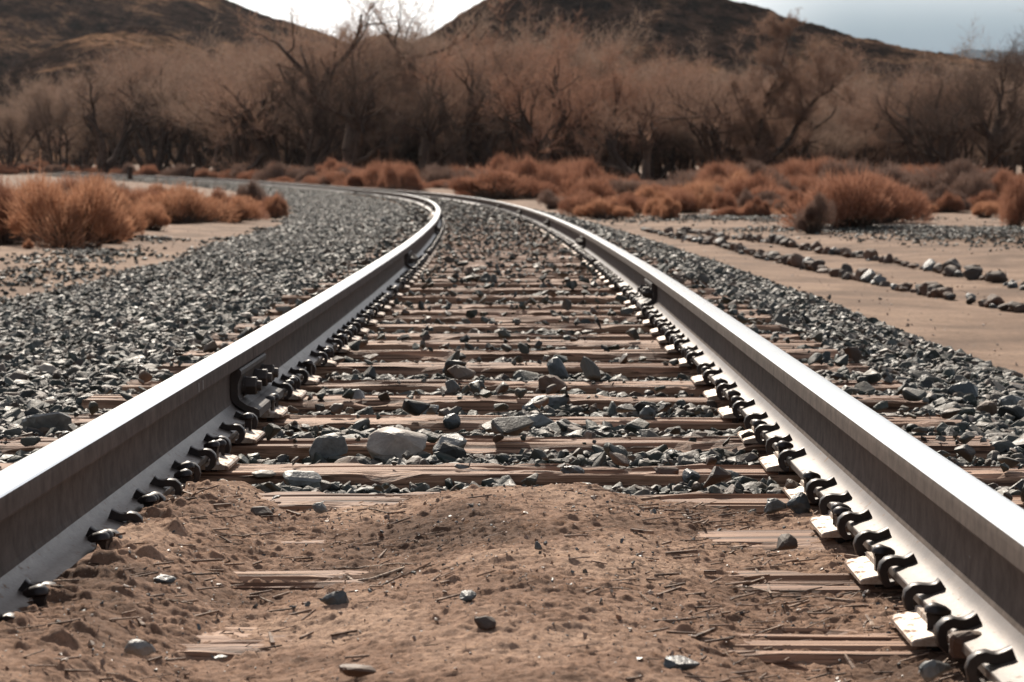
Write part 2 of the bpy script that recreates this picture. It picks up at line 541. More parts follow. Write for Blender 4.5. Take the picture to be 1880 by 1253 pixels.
def spike_mesh(seed):
    r = random.Random(seed)
    bm = bmesh.new()
    w = .0082
    h = .044
    prof = [(-.06, w), (h - .012, w), (h - .004, w * 1.25)]
    rings = []
    for z, q in prof:
        rings.append([bm.verts.new((sx * q, sy * q, z)) for sx, sy in ((-1, -1), (1, -1), (1, 1), (-1, 1))])
    for a, b in zip(rings[:-1], rings[1:]):
        for i in range(4): bm.faces.new((a[i], a[(i + 1) % 4], b[(i + 1) % 4], b[i]))
    # oval domed head that overhangs towards the rail (+x)
    hr = []
    for z, q in ((h - .005, .72), (h - .001, 1.0), (h + .005, .98), (h + .010, .70), (h + .0125, .32)):
        ring = []
        for k in range(14):
            a = k / 14 * 2 * math.pi
            ex = math.cos(a); ey = math.sin(a)
            x = (.0235 if ex > 0 else .0165) * ex * q + .003
            y = .0165 * ey * q * (1 - .25 * max(0, ex))
            ring.append(bm.verts.new((x, y, z - max(0, ex) * .003)))
        hr.append(ring)
    for a, b in zip(hr[:-1], hr[1:]):
        for i in range(14): bm.faces.new((a[i], a[(i + 1) % 14], b[(i + 1) % 14], b[i]))
    bm.faces.new(hr[-1]); bm.faces.new(list(reversed(hr[0])))
    bmesh.ops.recalc_face_normals(bm, faces=bm.faces)
    me = bm_mesh('rail_spike', bm, [M_CLIP], True); sharp(me, 40)
    return me


SPIKE = [spike_mesh(i) for i in range(3)]


def plate_mesh():
    """14 x 7.75 inch plate with two shoulders; origin under the rail centre, z=0 is the tie top"""
    prof = [(-.126, 0), (-.126, .006), (-.121, .0095), (-.089, .0165), (-.087, .024), (-.079, .024), (-.078, .019),
            (.078, .019), (.079, .024), (.087, .024), (.089, .0165), (.150, .010), (.155, .007), (.155, 0)]
    path = [(0, y, 0, 1, 0) for y in (-.0985, -.0965, .0965, .0985)]
    V, F, m, n = extrude_profile(prof, path)
    V = V.reshape(n, m, 3)
    for k in (0, 3): V[k, :, 2] = np.maximum(V[k, :, 2] - .002, 0)
    V = V.reshape(-1, 3)
    T = []
    for base in (0, (n - 1) * m):
        for i in range(m // 2 - 1):
            T.append([base + i, base + i + 1, base + m - 2 - i, base + m - 1 - i])
    me = npmesh('tie_plate', V, np.concatenate([F, np.array(T)]), [M_PLATE])
    bm = bmesh.new(); bm.from_mesh(me); bmesh.ops.recalc_face_normals(bm, faces=bm.faces); bm.to_mesh(me); bm.free()
    return me


PLATE = plate_mesh()


# ties ------------------------------------------------------------------
def tie_mesh(seed):
    r = np.random.default_rng(seed)
    L, Wd, D = 2.60, .228, .17
    nx, nt_ = 110, 22
    xs = np.linspace(-L / 2, L / 2, nx)
    vy = np.concatenate([[-1, -1, -1, -.985], np.linspace(-.95, .95, nt_ - 8), [.985, 1, 1, 1]])
    vz = np.concatenate([[-1, -.5, -.1, -.02], np.zeros(nt_ - 8), [-.02, -.1, -.5, -1]])
    X, K = np.meshgrid(xs, np.arange(nt_), indexing='ij')
    Y = vy[K] * Wd / 2; Z = vz[K] * D
    sd = seed * 5 + 40
    edge = fbm(X * 3.3, K * 0 + 3, 4, sd) * .012
    Y = Y + edge * np.sign(Y) * (np.abs(vy[K]) > .9) + fbm(X * 14, K * 1.0, 3, sd + 2) * .006 * (vz[K] < 0)
    Z = Z + fbm(X * .9, Y * 3, 3, sd + 3) * .012
    cr = fbm(X * 2.2, Y * 80 + 5, 3, sd + 4)
    top = (vz[K] > -.3)
    Z = Z - top * np.clip(cr - .02, 0, .4) * .06
    chip = np.clip(fbm(X * 4.2, np.sign(Y) * 3 + 0 * X, 3, sd + 6) - .15, 0, 1) * np.clip((np.abs(vy[K]) - .7) / .3, 0, 1)
    Z = Z - top * chip * .09
    Z = np.where(top, np.minimum(Z, .004), Z)
    X2 = X + (np.abs(X) > L / 2 - .03) * np.sign(X) * fbm(K * .9, X * 0, 3, sd + 8) * .03
    V = np.stack([X2, Y, Z], -1)
    F = grid(nt_, nx)
    me = npmesh('railroad_tie', V.reshape(-1, 3), F, [M_TIE], smooth=False)
    bm = bmesh.new(); bm.from_mesh(me)
    bmesh.ops.holes_fill(bm, edges=[e for e in bm.edges if e.is_boundary], sides=0)
    bmesh.ops.recalc_face_normals(bm, faces=bm.faces); bm.to_mesh(me); bm.free()
    return me


TIES = [tie_mesh(i) for i in range(9)]
# front top edges of the ties as seen in the photograph, then regular spacing
obs = [1195, 1078, 992, 926, 866.9, 817, 770, 736, 708, 673.6, 648, 630, 615, 598, 583, 570.4, 561, 546, 531, 521.5, 514]
tie_s = []
for p in obs:
    x, y = at(940, p, 0)
    tie_s.append(float(np.interp(y, _ys, _s)) + .114)
tie_s = [tie_s[0] - .52 * k for k in (9, 8, 7, 6, 5, 4, 3, 2, 1)] + tie_s
FIRST = 9
s = tie_s[-1]
while s < 118:
    s += .535 + random.uniform(-.035, .035)
    tie_s.append(s)
ORD = ['first', 'second', 'third', 'fourth', 'fifth', 'sixth', 'seventh', 'eighth', 'ninth', 'tenth', 'eleventh', 'twelfth', 'thirteenth', 'fourteenth', 'fifteenth']
TIE_LABEL = {
    0: 'cracked timber tie barely showing through the dirt, closest to the camera',
    1: 'second timber tie from the camera, a pale strip mostly hidden under dirt',
    2: 'splintered timber tie in the dirt, third from the camera',
    3: 'dark split tie at the far edge of the dirt, fourth from the camera',
    4: 'smooth pale tie where the dirt ends and the gravel begins, fifth from the camera',
    5: 'timber tie right behind the big pale boulder, sixth from the camera',
}
anchors = {-1: [], 1: []}
for i, s in enumerate(tie_s):
    k = i - FIRST
    x, y, z, rx, ry = track(s)
    o = link('railroad_tie', TIES[(i * 5 + 3) % 9] if k != 4 else TIES[0], loc=(x + random.uniform(-.03, .03), y, z - random.uniform(0, .006) - (.010 if k in (0, 1, 2) else 0)), rz=math.atan2(ry, rx) + random.uniform(-.006, .006))
    if k < 0: lab, grp = 'timber tie below the frame, under the dirt in front of the first visible tie', 'ties under the near dirt'
    elif k in TIE_LABEL: lab, grp = TIE_LABEL[k], 'timber ties under the rails'
    elif k < 15: lab, grp = 'weathered brown timber tie in the gravel, %s from the camera' % ORD[k], 'timber ties under the rails'
    elif k < 21: lab, grp = 'weathered tie in the closely striped stretch well before the bend', 'timber ties of the middle stretch'
    else: lab, grp = 'small distant tie half buried in stones where the track bends', 'distant half buried ties'
    tag(o, lab, 'tie', grp)
    inv = o.matrix_basis.inverted()
    oz = o.location.z
    if s < 60 and k > -3:
        for sd in (-1, 1):
            p = link('tie_plate', PLATE, parent=o, loc=(sd * RAIL_U - (o.location.x - x), random.uniform(-.012, .012), z - oz + .0015), rz=0 if sd > 0 else math.pi)
            if s < 42:
                gs = [random.uniform(-.07, -.035)] if random.random() < .6 else [-.06, .052]
                if k >= 0 and random.random() < .35: gs = [-.062, -.028]
                for q, g in enumerate(gs):
                    sp = link('rail_spike', random.choice(SPIKE), parent=p, loc=(-.0865, g, .007 + random.uniform(-.010, .006)), rz= random.uniform(-.35, .35))
                sp = link('rail_spike', random.choice(SPIKE), parent=p, loc=(.0865, random.uniform(-.06, .06), -.006), rz=math.pi + random.uniform(-.3, .3))
        for sd in (-1, 1):
            for e in (-1, 1):
                if random.random() < (.97 if k < 14 else .85):
                    anchors[sd].append(s + e * (.134 + random.uniform(-.006, .012)))
for sd in (-1, 1):
    lst = sorted(a for a in anchors[sd] if all(abs(a - j) > .33 for j in JOINTS[sd]))
    vis = lst[:100]; rest = lst[100:]
    for i, a in enumerate(vis):
        x, y, z, rx, ry = track(a, sd * (RAIL_U - .076))
        ang = math.atan2(ry, rx) + (0 if sd > 0 else math.pi)
        big = (sd > 0 and 4.9 < a < 5.2 and not any(v.data == ANCH[4] for v in RAILS[sd].children)) or (sd < 0 and 7.3 < a < 7.5)
        o = link('rail_anchor', ANCH[4] if big else ANCH[i % 4], parent=RAILS[sd], loc=(x, y, z + .0330), rz=ang + random.uniform(-.09, .09)); o.scale = (.86, .9, .86)
    V = []; F = []; off = 0
    A = arrays(ANCH[0]); FQ = [list(p.vertices) for p in ANCH[0].polygons]
    for a in rest:
        x, y, z, rx, ry = track(a, sd * (RAIL_U - .070))
        q = (1 if sd > 0 else -1)
        v = np.stack([x + q * (A[:, 0] * rx - A[:, 1] * ry), y + q * (A[:, 0] * ry + A[:, 1] * rx), z + .03 + A[:, 2]], 1)
        V.append(v); F.append(np.array(FQ) + off); off += len(A)
    if V:
        tag(link('rail_anchor', npmesh('distant_anchors', np.concatenate(V), np.concatenate(F), [M_CLIP]), parent=RAILS[sd]), kind='stuff')


# joint bars --------------------------------------------------------------
def bar_mesh():
    # angle bar seen on the gauge side: origin at the rail centre line under the foot; +x away from the rail
    prof = [(.0125, .131), (.030, .1435), (.040, .1425), (.0445, .137), (.0445, .126), (.038, .112), (.034, .100), (.034, .068), (.040, .056), (.062, .042), (.092, .033), (.099, .030), (.101, .010),
            (.090, .006), (.084, .0175), (.060, .024), (.030, .040), (.0170, .052), (.0120, .062), (.0110, .120)]
    path = [(0, y, 0, 1, 0) for y in (-.305, -.302, .302, .305)]
    V, F, m, n = extrude_profile(prof, path)
    c = np.array([.02, 0, .08])
    bm = bmesh.new()
    vs = [bm.verts.new(v) for v in V]
    for f in F: bm.faces.new([vs[i] for i in f])
    bm.faces.new(vs[:m]); bm.faces.new(vs[-m:])
    bmesh.ops.recalc_face_normals(bm, faces=bm.faces)
    me = bm_mesh('joint_bar', bm, [M_BAR], False)
    return me


def bolt_mesh():
    bm = bmesh.new()

    def prism(n, r0, x0, x1, r1=None, rot=0):
        r1 = r1 or r0
        a = [bm.verts.new((x0, r0 * math.cos(rot + 2 * math.pi * i / n), r0 * math.sin(rot + 2 * math.pi * i / n))) for i in range(n)]
        b = [bm.verts.new((x1, r1 * math.cos(rot + 2 * math.pi * i / n), r1 * math.sin(rot + 2 * math.pi * i / n))) for i in range(n)]
        for i in range(n): bm.faces.new((a[i], a[(i + 1) % n], b[(i + 1) % n], b[i]))
        bm.faces.new(list(reversed(a))); bm.faces.new(b)
    prism(20, .024, .022, .029); prism(18, .0215, .0295, .034)
    prism(6, .0225, .0345, .0345 + .026, rot=.3); prism(6, .0225, .0605, .064, .018, rot=.3)
    prism(14, .0125, .064, .076, .0115)
    bmesh.ops.recalc_face_normals(bm, faces=bm.faces)
    return bm_mesh('bolt', bm, [M_BAR], False)


BAR = bar_mesh(); BOLT = bolt_mesh()
for sd in (-1, 1):
    for j, s in enumerate(JOINTS[sd]):
        for side in ((-sd, sd) if s < 60 else (-sd,)):
            x, y, z, rx, ry = track(s, sd * RAIL_U)
            ang = math.atan2(ry, rx) + (0 if side > 0 else math.pi)
            b = link('joint_bar', BAR, parent=RAILS[sd], loc=(x, y, z + .020), rz=ang); b.scale = (.9, 1, .985)
            for q in (-.19, .07, .24) if s < 60 else ():
                bo = link('bolt', BOLT, parent=b, loc=(.0085, q, .087)); bo.scale = (1.1, 1.25, 1.25); bo.rotation_euler = (random.uniform(.15, .9), 0, 0)

# worn raised rolling marks on the web of the right rail, too corroded to read; scratches on the heads
def marks(px0, py0, n, sd=1, hgt=.022, u_in=.0092):
    # position along the rail from the gauge edge of the head seen at that pixel column
    bm = bmesh.new()
    y = at(px0, py0, .115)[1]; s0 = float(np.interp(y, _ys, _s))
    for k in range(n):
        for q in range(random.choice((2, 3, 3))):
            a = random.uniform(-.004, .004); z0 = .100 + random.uniform(-.006, .006); L_ = random.uniform(.006, hgt)
            hor = random.random() < .4
            ss = s0 + k * .024 + a
            dy, dz = (.006, .002) if hor else (.0016, L_ / 2)
            x, yy, z, rx, ry = track(ss, sd * RAIL_U)
            ux = -sd * (u_in + .0012)
            M = Matrix.Translation((x + ux * rx, yy + ux * ry, z + z0)) @ Matrix.Rotation(math.atan2(ry, rx), 4, 'Z') @ Matrix.Diagonal((.0016, dy * 2, dz * 2, 1))
            bmesh.ops.create_cube(bm, size=1, matrix=M)
    tag(link('rolled_mark', bm_mesh('rolled_mark', bm, [M_CLIP]), parent=RAILS[sd]), 'dark corroded rolling marks on the rail web')


for a, b, n_ in ((1500, 760, 18), (1352, 640, 7), (1278, 580, 6), (1221, 536, 6), (1858, 1010, 8)):
    marks(a, b, n_)
M_SCR = m_steel('bright_scratched_steel', (.5, .48, .45), (.7, .68, .65), (.4, .6), .4)
for sd_, s0 in ((-1, 5.46), (-1, 5.53), (1, 3.16)):
    bm = bmesh.new(); x, y, z, rx, ry = track(s0, sd_ * (RAIL_U - .0383))
    bmesh.ops.create_cube(bm, size=1, matrix=Matrix.Translation((x, y, z + .020 + .163)) @ Matrix.Rotation(math.atan2(ry, rx), 4, 'Z') @ Matrix.Diagonal((.0008, .0022, .022, 1)))
    tag(link('scratch', bm_mesh('scratch', bm, [M_SCR]), parent=RAILS[sd_]), 'bright scratch on the side of the rail head')

# ------------------------------------------------------------------ stones
def hull(seed, n=12, flat=.62, bev=0, blocky=.0):
    r = random.Random(seed)
    bm = bmesh.new()
    ax = (1, r.uniform(.62, .95), flat * r.uniform(.7, 1.15))
    for i in range(n):
        v = Vector((r.gauss(0, 1), r.gauss(0, 1), r.gauss(0, 1)))
        v.normalize()
        if blocky: v = v / max(abs(v.x), abs(v.y), abs(v.z)) ** blocky
        v *= r.uniform(.86, 1.12)
        bm.verts.new((v.x * ax[0] * .5, v.y * ax[1] * .5, v.z * ax[2] * .5))
    res = bmesh.ops.convex_hull(bm, input=bm.verts)
    bmesh.ops.delete(bm, geom=[g for g in res['geom_interior'] if isinstance(g, bmesh.types.BMVert)], context='VERTS')
    if bev:
        bmesh.ops.dissolve_limit(bm, angle_limit=.22, verts=bm.verts, edges=bm.edges)
        bmesh.ops.bevel(bm, geom=list(bm.edges), offset=bev, segments=1, affect='EDGES', profile=.7)
    bmesh.ops.triangulate(bm, faces=bm.faces)
    bmesh.ops.recalc_face_normals(bm, faces=bm.faces)
    return bm


def rock_mesh(name, seed, size, m, n=14, flat=.7, amp=.04, sub=2, blocky=.4, bev=.07):
    """a single rock of size (x, y, z) metres, base at about z=0, chipped surface"""
    bm = hull(seed, n, 1.0, bev, blocky)
    for _ in range(sub):
        bmesh.ops.subdivide_edges(bm, edges=[e for e in bm.edges if e.calc_length() > .12], cuts=1, use_grid_fill=False)
        bmesh.ops.triangulate(bm, faces=bm.faces)
    co = np.array([v.co for v in bm.verts])
    mn, mx = co.min(0), co.max(0)
    d = fbm(co[:, 0] * 5 + co[:, 2] * 3.1, co[:, 1] * 5 - co[:, 2] * 4.3, 4, seed % 50 + 3) * amp * 2
    co = co * (1 + d[:, None])
    co = (co - (mn + mx) / 2) / (mx - mn) * np.array(size)
    co[:, 2] += size[2] / 2
    for v, c in zip(bm.verts, co): v.co = c
    return bm_mesh(name, bm, [m], False)


def proto_arrays(seeds, **kw):
    out = []
    for sd in seeds:
        bm = hull(sd, **kw)
        bm.verts.index_update()
        V = np.array([v.co[:] for v in bm.verts]); F = np.array([[v.index for v in f.verts] for f in bm.faces]); bm.free()
        out.append((V, F))
    return out


P0 = proto_arrays(range(100, 118), n=11, flat=.62, bev=.045, blocky=.35)
P1 = proto_arrays(range(200, 218), n=11, flat=.62, blocky=.3)
P2 = proto_arrays(range(300, 312), n=8, flat=.66)


def rots(n, tilt=.42):
    yaw = rng.uniform(0, 2 * np.pi, n); a = rng.normal(0, tilt, n); b = rng.normal(0, tilt, n)
    cy, sy = np.cos(yaw), np.sin(yaw); ca, sa = np.cos(a), np.sin(a); cb, sb = np.cos(b), np.sin(b)
    Z = np.zeros(n); O = np.ones(n)
    Rz = np.stack([cy, -sy, Z, sy, cy, Z, Z, Z, O], 1).reshape(-1, 3, 3)
    Rx = np.stack([O, Z, Z, Z, ca, -sa, Z, sa, ca], 1).reshape(-1, 3, 3)
    Ry = np.stack([cb, Z, sb, Z, O, Z, -sb, Z, cb], 1).reshape(-1, 3, 3)
    return Rx @ Ry @ Rz


def scatter(protos, pos, size, tilt=.38):
    n = len(pos); R = rots(n, tilt); which = rng.integers(0, len(protos), n)
    Vs = []; Fs = []; off = 0
    for k, (V, F) in enumerate(protos):
        idx = np.nonzero(which == k)[0]
        if not len(idx): continue
        v = np.einsum('nij,mj->nmi', R[idx], V) * size[idx][:, None, None] + pos[idx][:, None, :]
        f = F[None] + (np.arange(len(idx)) * len(V))[:, None, None] + off
        Vs.append(v.reshape(-1, 3)); Fs.append(f.reshape(-1, 3)); off += len(idx) * len(V)
    return np.concatenate(Vs), np.concatenate(Fs)


def in_frame(x, y, margin=1.1):
    return np.abs(x) < y * .226 * 1.12 + margin


tie_arr = np.array(tie_s)


def ballast_points(s0, s1, dens, size_mu, lift=0.0, sdv=.36):
    umin, umax = -5.0, 2.62
    area = (s1 - s0) * (umax - umin)
    n = int(area * dens)
    s = rng.uniform(s0, s1, n); u = rng.uniform(umin, umax, n)
    x, y, z, rx, ry = track(s, u)
    keep = in_frame(x, y)
    s, u, x, y, z = [a[keep] for a in (s, u, x, y, z)]
    size = size_mu * np.exp(rng.normal(0, sdv, len(s)))
    lim = np.interp(y, [0, 20, 60, 110], [4.1, 4.1, 4.5, 5.1]) + fbm(y * .7, y * 0, 3, 21) * .7
    keep = (u > -lim) & (u < 2.45 + fbm(y * 1.3, y * 0, 3, 22) * .28)
    # thin out at the edges
    keep &= rng.random(len(s)) < np.clip((lim + u) / .5, .12, 1)
    dt = np.abs(s[:, None] - tie_arr[None, np.searchsorted(tie_arr, s0 - 1):np.searchsorted(tie_arr, s1 + 1)]).min(1)
    on_tie = (dt < .118 + size * .22) & (np.abs(u) < 1.31)
    cover = np.interp(s, [0, 8, 14, 25, 45], [.016, .028, .06, .16, .34]) + np.where(np.abs(u) > 1.0, np.interp(s, [0, 10, 30], [.02, .05, .25]), 0)
    keep &= (~on_tie) | (rng.random(len(s)) < cover)
    # nothing on the rails' feet; dirt instead of stones between the near rails
    keep &= ~((np.abs(np.abs(u) - RAIL_U) < .085 + size * .35))
    keep &= ~((np.abs(u) < .7) & (s < 4.84 + .1 * np.sin(u * 9)))
    s, u, x, y, z, size, on_tie = [a[keep] for a in (s, u, x, y, z, size, on_tie)]
    h = bal_profile(u, y) + fbm(x * 3, y * 3, 2, 30) * .03 + rng.uniform(-.022, .008, len(s)) + lift
    h = np.where(on_tie, .3 * size, h)
    h = np.where((np.abs(u) < 1.3) & ~on_tie, h + np.interp(s, [0, 7, 12, 40], [.010, .006, -.007, -.014]), h)
    return np.stack([x, y, z + h], 1), size, u, s, on_tie


Vb = []; Fb = []; off = 0
NEAR = []
for s0, s1, dens, mu, pr in ((3.0, 9, 1050, .051, P0), (3.0, 9, 1700, .021, P1), (9, 18, 1000, .045, P1), (9, 18, 350, .022, P2), (18, 36, 620, .045, P2), (36, 70, 300, .062, P2), (70, 135, 120, .085, P2)):
    pos, size, u, s, ot = ballast_points(s0, s1, dens, mu)
    size = np.minimum(size, .095 if mu < .05 else .12)
    if pr is P0:
        # the biggest-looking stones nearest the camera become stones of their own
        app = size / s * (np.abs(u) < 2.2)
        pick = np.argsort(-app)[:240]
        NEAR = [(pos[i], size[i], u[i], s[i], ot[i]) for i in pick]
        keep = np.ones(len(s), bool); keep[pick] = False
        pos, size = pos[keep], size[keep]
    v, f = scatter(pr, pos, size)
    Vb.append(v); Fb.append(f + off); off += len(v)
# far gravel: long left shoulder seen edge-on, to the distant bend
n = 26000
s = rng.uniform(120, 330, n); u = rng.uniform(-4.5, 3.0, n)
x, y, z, rx, ry = track(s, u)
k = in_frame(x, y, 2) & (np.abs(np.abs(u) - RAIL_U) > .14)
pos = np.stack([x, y, z + bal_profile(u, y)], 1)[k]
v, f = scatter(P2, pos, rng.uniform(.08, .2, len(pos)))
Vb.append(v); Fb.append(f + off); off += len(v)
# grey gravel heaps on the sand at the right, and scraps on the left
for (cx, cy, w, d, cnt, hh) in ((-5.0, 24, .9, 3.0, 380, .01), (-5.6, 30, .8, 3.5, 420, .02), (-4.9, 19, .7, 1.6, 260, .0), (8.6, 38.5, 2.3, 5.0, 3600, .16), (7.6, 45.5, 3.0, 2.4, 2200, .05), (6.4, 59, 4.0, 5.0, 2600, .03), (9.2, 33.0, 1.2, 3.0, 700, .05), (-6.3, 38.0, 1.1, 1.2, 260, .05)):
    px = rng.normal(cx, w * .5, cnt); py = rng.normal(cy, d * .5, cnt)
    r = ((px - cx) / w) ** 2 + ((py - cy) / d) ** 2
    pz = ground_z(px, py) + hh * np.exp(-2.2 * r) + .01
    v, f = scatter(P2, np.stack([px, py, pz], 1), rng.uniform(.04, .11, cnt))
    Vb.append(v); Fb.append(f + off); off += len(v)
bal = link('ballast_gravel', npmesh('ballast_gravel', np.concatenate(Vb), np.concatenate(Fb), [M_BAL]))
tag(bal, 'blue grey crushed stone ballast between the ties and along both shoulders', 'gravel', kind='stuff')

P0M = [npmesh('ballast_stone', V * .0 + V, F, [M_BAL1]) for V, F in P0]
for p, sz, u, s, ot in NEAR:
    o = link('ballast_stone', P0M[random.randrange(len(P0M))], loc=p)
    o.rotation_euler = (random.gauss(0, .4), random.gauss(0, .4), random.uniform(0, 6.28)); o.scale = (sz * 1.08,) * 3
    w = 'between the two rails' if abs(u) < .7 else ('outside the left rail' if u < 0 else 'outside the right rail')
    tag(o, 'ordinary blue grey crushed stone in the nearest gravel %s' % w, 'stone', 'nearest ballast stones %s' % w)


# stones one can tell apart: px, py of the base centre, plane z, width in px, height in px, depth ratio, material, label, seed, blockiness
def placed_rock(px, py, z, wpx, hpx, m, label, seed, dr=.7, cat='stone', name='rock', group=None, rz=None, sink=.0, **kw):
    x, y = at(px, py, z)
    mpp = math.hypot(y, CAMZ - z) / FPX
    w, h = wpx * mpp, hpx * mpp
    if m is M_PALE: kw = dict(n=34, blocky=.12, bev=.03, amp=.03)
    me = rock_mesh(name, seed, (w, w * dr, h * (1.45 if z < -.015 else 1.2)), m, **kw)
    o = link(name, me, loc=(x, y + w * dr * .4, z - h * .1 - sink), rz=rz if rz is not None else random.uniform(-.3, .3))
    return tag(o, label, cat, group)


ROCKS = [
    (728, 848, -.03, 112, 44, M_PALE, 'big pale rounded boulder wedged between two ties', 3, .8),
    (835, 845, -.03, 90, 34, M_GREY, 'rugged grey rock directly right of the big pale boulder', 4, .7),
    (856, 863, 0, 44, 24, M_DARK, 'dark green lump sitting on top of the fifth tie', 5, .8),
    (605, 846, -.03, 72, 36, M_GREY, 'angular grey block left of the big pale boulder', 6, .7),
    (768, 845, -.03, 46, 13, M_GREY, 'small flat stone in front of the big pale boulder', 7, .6),
    (1047, 893, -.04, 58, 30, M_DARK, 'dark angular stone at the edge of the dirt, in the middle of the track', 8, .8),
    (552, 893, -.02, 72, 20, M_GREY, 'smooth light grey cobble half sunk in the dirt beside the pale chip', 9, .8),
    (483, 877, -.01, 46, 11, M_PALE, 'small white flat stone in front of the fifth tie, left side', 10, .7),
    (1005, 756, -.03, 96, 28, M_DARK, 'long dark grey rock lying between the ties, largest in its gap', 11, .5),
    (778, 758, -.03, 52, 24, M_GREY, 'blocky grey green stone in the same gap as the long dark rock', 12, .8),
    (1024, 694, -.02, 42, 28, M_DARK, 'dark brown cube-like stone standing on the gravel right of the track middle', 13, .9),
    (1015, 724, -.02, 52, 26, M_BROWN, 'rounded reddish brown rock near the middle of the track', 14, .8),
    (833, 725, -.01, 32, 26, M_DARK, 'pointed dark stone leaning against a tie in the middle of the track', 15, .8),
    (878, 724, -.01, 34, 22, M_DARK, 'dark knobbly stone right beside the pointed dark stone', 16, .8),
    (836, 695, -.02, 50, 24, M_DARK, 'dark wedge with a bright edge, left of the track middle', 17, .6),
    (985, 790, -.03, 72, 26, M_GREY, 'long grey stone with a sunlit ridge between ties', 18, .5),
    (829, 790, -.03, 34, 22, M_DARK, 'small dark stone under the seventh tie edge, centre left', 19, .8),
    (655, 742, -.02, 34, 20, M_GREY, 'round pale grey cobble left of the track middle', 20, .9),
    (80, 806, -.04, 92, 36, M_GREY, 'large peaked rock outside the left rail', 21, .7),
    (115, 702, -.05, 44, 16, M_BROWN, 'brown flat rock outside the left rail beyond the peaked one', 22, .8),
    (88, 692, -.05, 40, 18, M_PALE, 'tan rounded rock next to the brown flat one, outside the left rail', 23, .8),
    (1190, 776, -.02, 34, 22, M_DARK, 'dark stone at the right end of the centre gravel, near a tie', 24, .8),
    (1437, 1018, .006, 60, 32, M_BROWN, 'brown rounded rock in the dirt near the right rail', 25, .8),
    (1468, 945, -.01, 44, 36, M_DARK, 'tall pointed dark stone beside the splintered tie, right side', 26, .7),
    (1425, 945, -.01, 42, 26, M_GREY, 'round grey stone next to the tall pointed one, right side', 27, .8),
    (1782, 1212, .01, 76, 46, M_BROWN, 'large brown clod against the right rail, near the bottom corner', 28, .7),
    (1718, 1250, .02, 64, 34, M_GREY, 'grey rounded stone at the bottom edge, right side', 29, .8),
    (1825, 1228, .00, 74, 22, M_DARK, 'flat dark stone under the large brown clod', 30, .6),
    (254, 1205, .025, 56, 26, M_GREY, 'smooth blue grey pebble on the dirt, lower left', 31, .7),
    (400, 1213, .02, 32, 12, M_DARK, 'small flat slate pebble right of the blue grey one', 32, .7),
    (610, 1120, .005, 60, 32, M_DARK, 'dark square-edged stone on the dirt, left of centre', 33, .8),
    (890, 1156, .03, 38, 20, M_BROWN, 'brown cube-shaped stone on the dirt in the middle', 34, .9),
    (859, 1107, .03, 32, 18, M_DARK, 'small dark angular stone behind the brown cube-shaped one', 35, .9),
    (989, 1010, .035, 16, 14, M_DARK, 'tiny dark stone on the crest of the dirt hump', 36, .9),
    (1252, 1232, .015, 66, 20, M_DARK, 'flat dark slate on the dirt, bottom right of centre', 37, .6),
    (300, 1075, .03, 42, 16, M_DARK, 'dark peaked chip on the dirt below the left rail spikes', 38, .7),
    (328, 948, .015, 44, 16, M_PALE, 'pale angular chip on the dirt beside the left spikes', 39, .6),
    (586, 942, 0, 28, 18, M_GREY, 'small grey cube on the dirt next to dry sticks', 40, .9),
    (478, 952, .005, 42, 18, M_BROWN, 'sandy brown clod on the dirt, left side', 41, .9),
    (500, 925, -.005, 28, 13, M_DARK, 'small blue green stone on the fourth tie, left side', 42, .8),
    (1223, 888, -.03, 48, 22, M_BROWN, 'pinkish flat rock at the end of the dirt, right of centre', 43, .7),
    (1345, 890, -.03, 46, 20, M_GREY, 'grey stone lying before the fifth tie, right side', 44, .6),
    (1270, 892, -.03, 34, 22, M_DARK, 'upright dark stone before the fifth tie, right of the pinkish rock', 45, .8),
    (1075, 820, -.03, 26, 22, M_GREY, 'small upright grey stone between the fifth and sixth ties', 46, .9),
    (655, 1250, .02, 70, 22, M_BROWN, 'brown clod cut by the bottom edge of the picture, left of centre', 47, .8),
    (1515, 680, -.05, 28, 26, M_DARK, 'blue grey upright stone outside the right rail by the tie ends', 48, .8),
    (1660, 680, -.05, 0, 0, None, '', 0, 0),
    (1775, 668, -.30, 30, 12, M_DARK, 'lone dark stone on the bare sand at the right', 49, .7),
    (1520, 553, -.30, 12, 9, M_DARK, 'tiny lone stone on the sand outside the right shoulder', 50, .8),
]
for r_ in ROCKS:
    if r_[3]:
        placed_rock(*r_[:3], r_[3], r_[4], r_[5], r_[6], r_[7] * 31 + 2, dr=r_[8])
# the two big grey pieces lying on the right shoulder
for q, (px, py, w, h, lab) in enumerate(((1770, 742, 60, 30, 'big dark block on the right shoulder, left of a flat slab'), (1860, 752, 60, 20, 'flat pale grey slab on the right shoulder'),
                                       (590, 745, 26, 14, 'reddish stone beside the foot of the left joint bar'))):
    placed_rock(px, py, -.05, w, h, (M_DARK, M_GREY, M_BROWN)[q], lab, 900 + q, dr=.8)

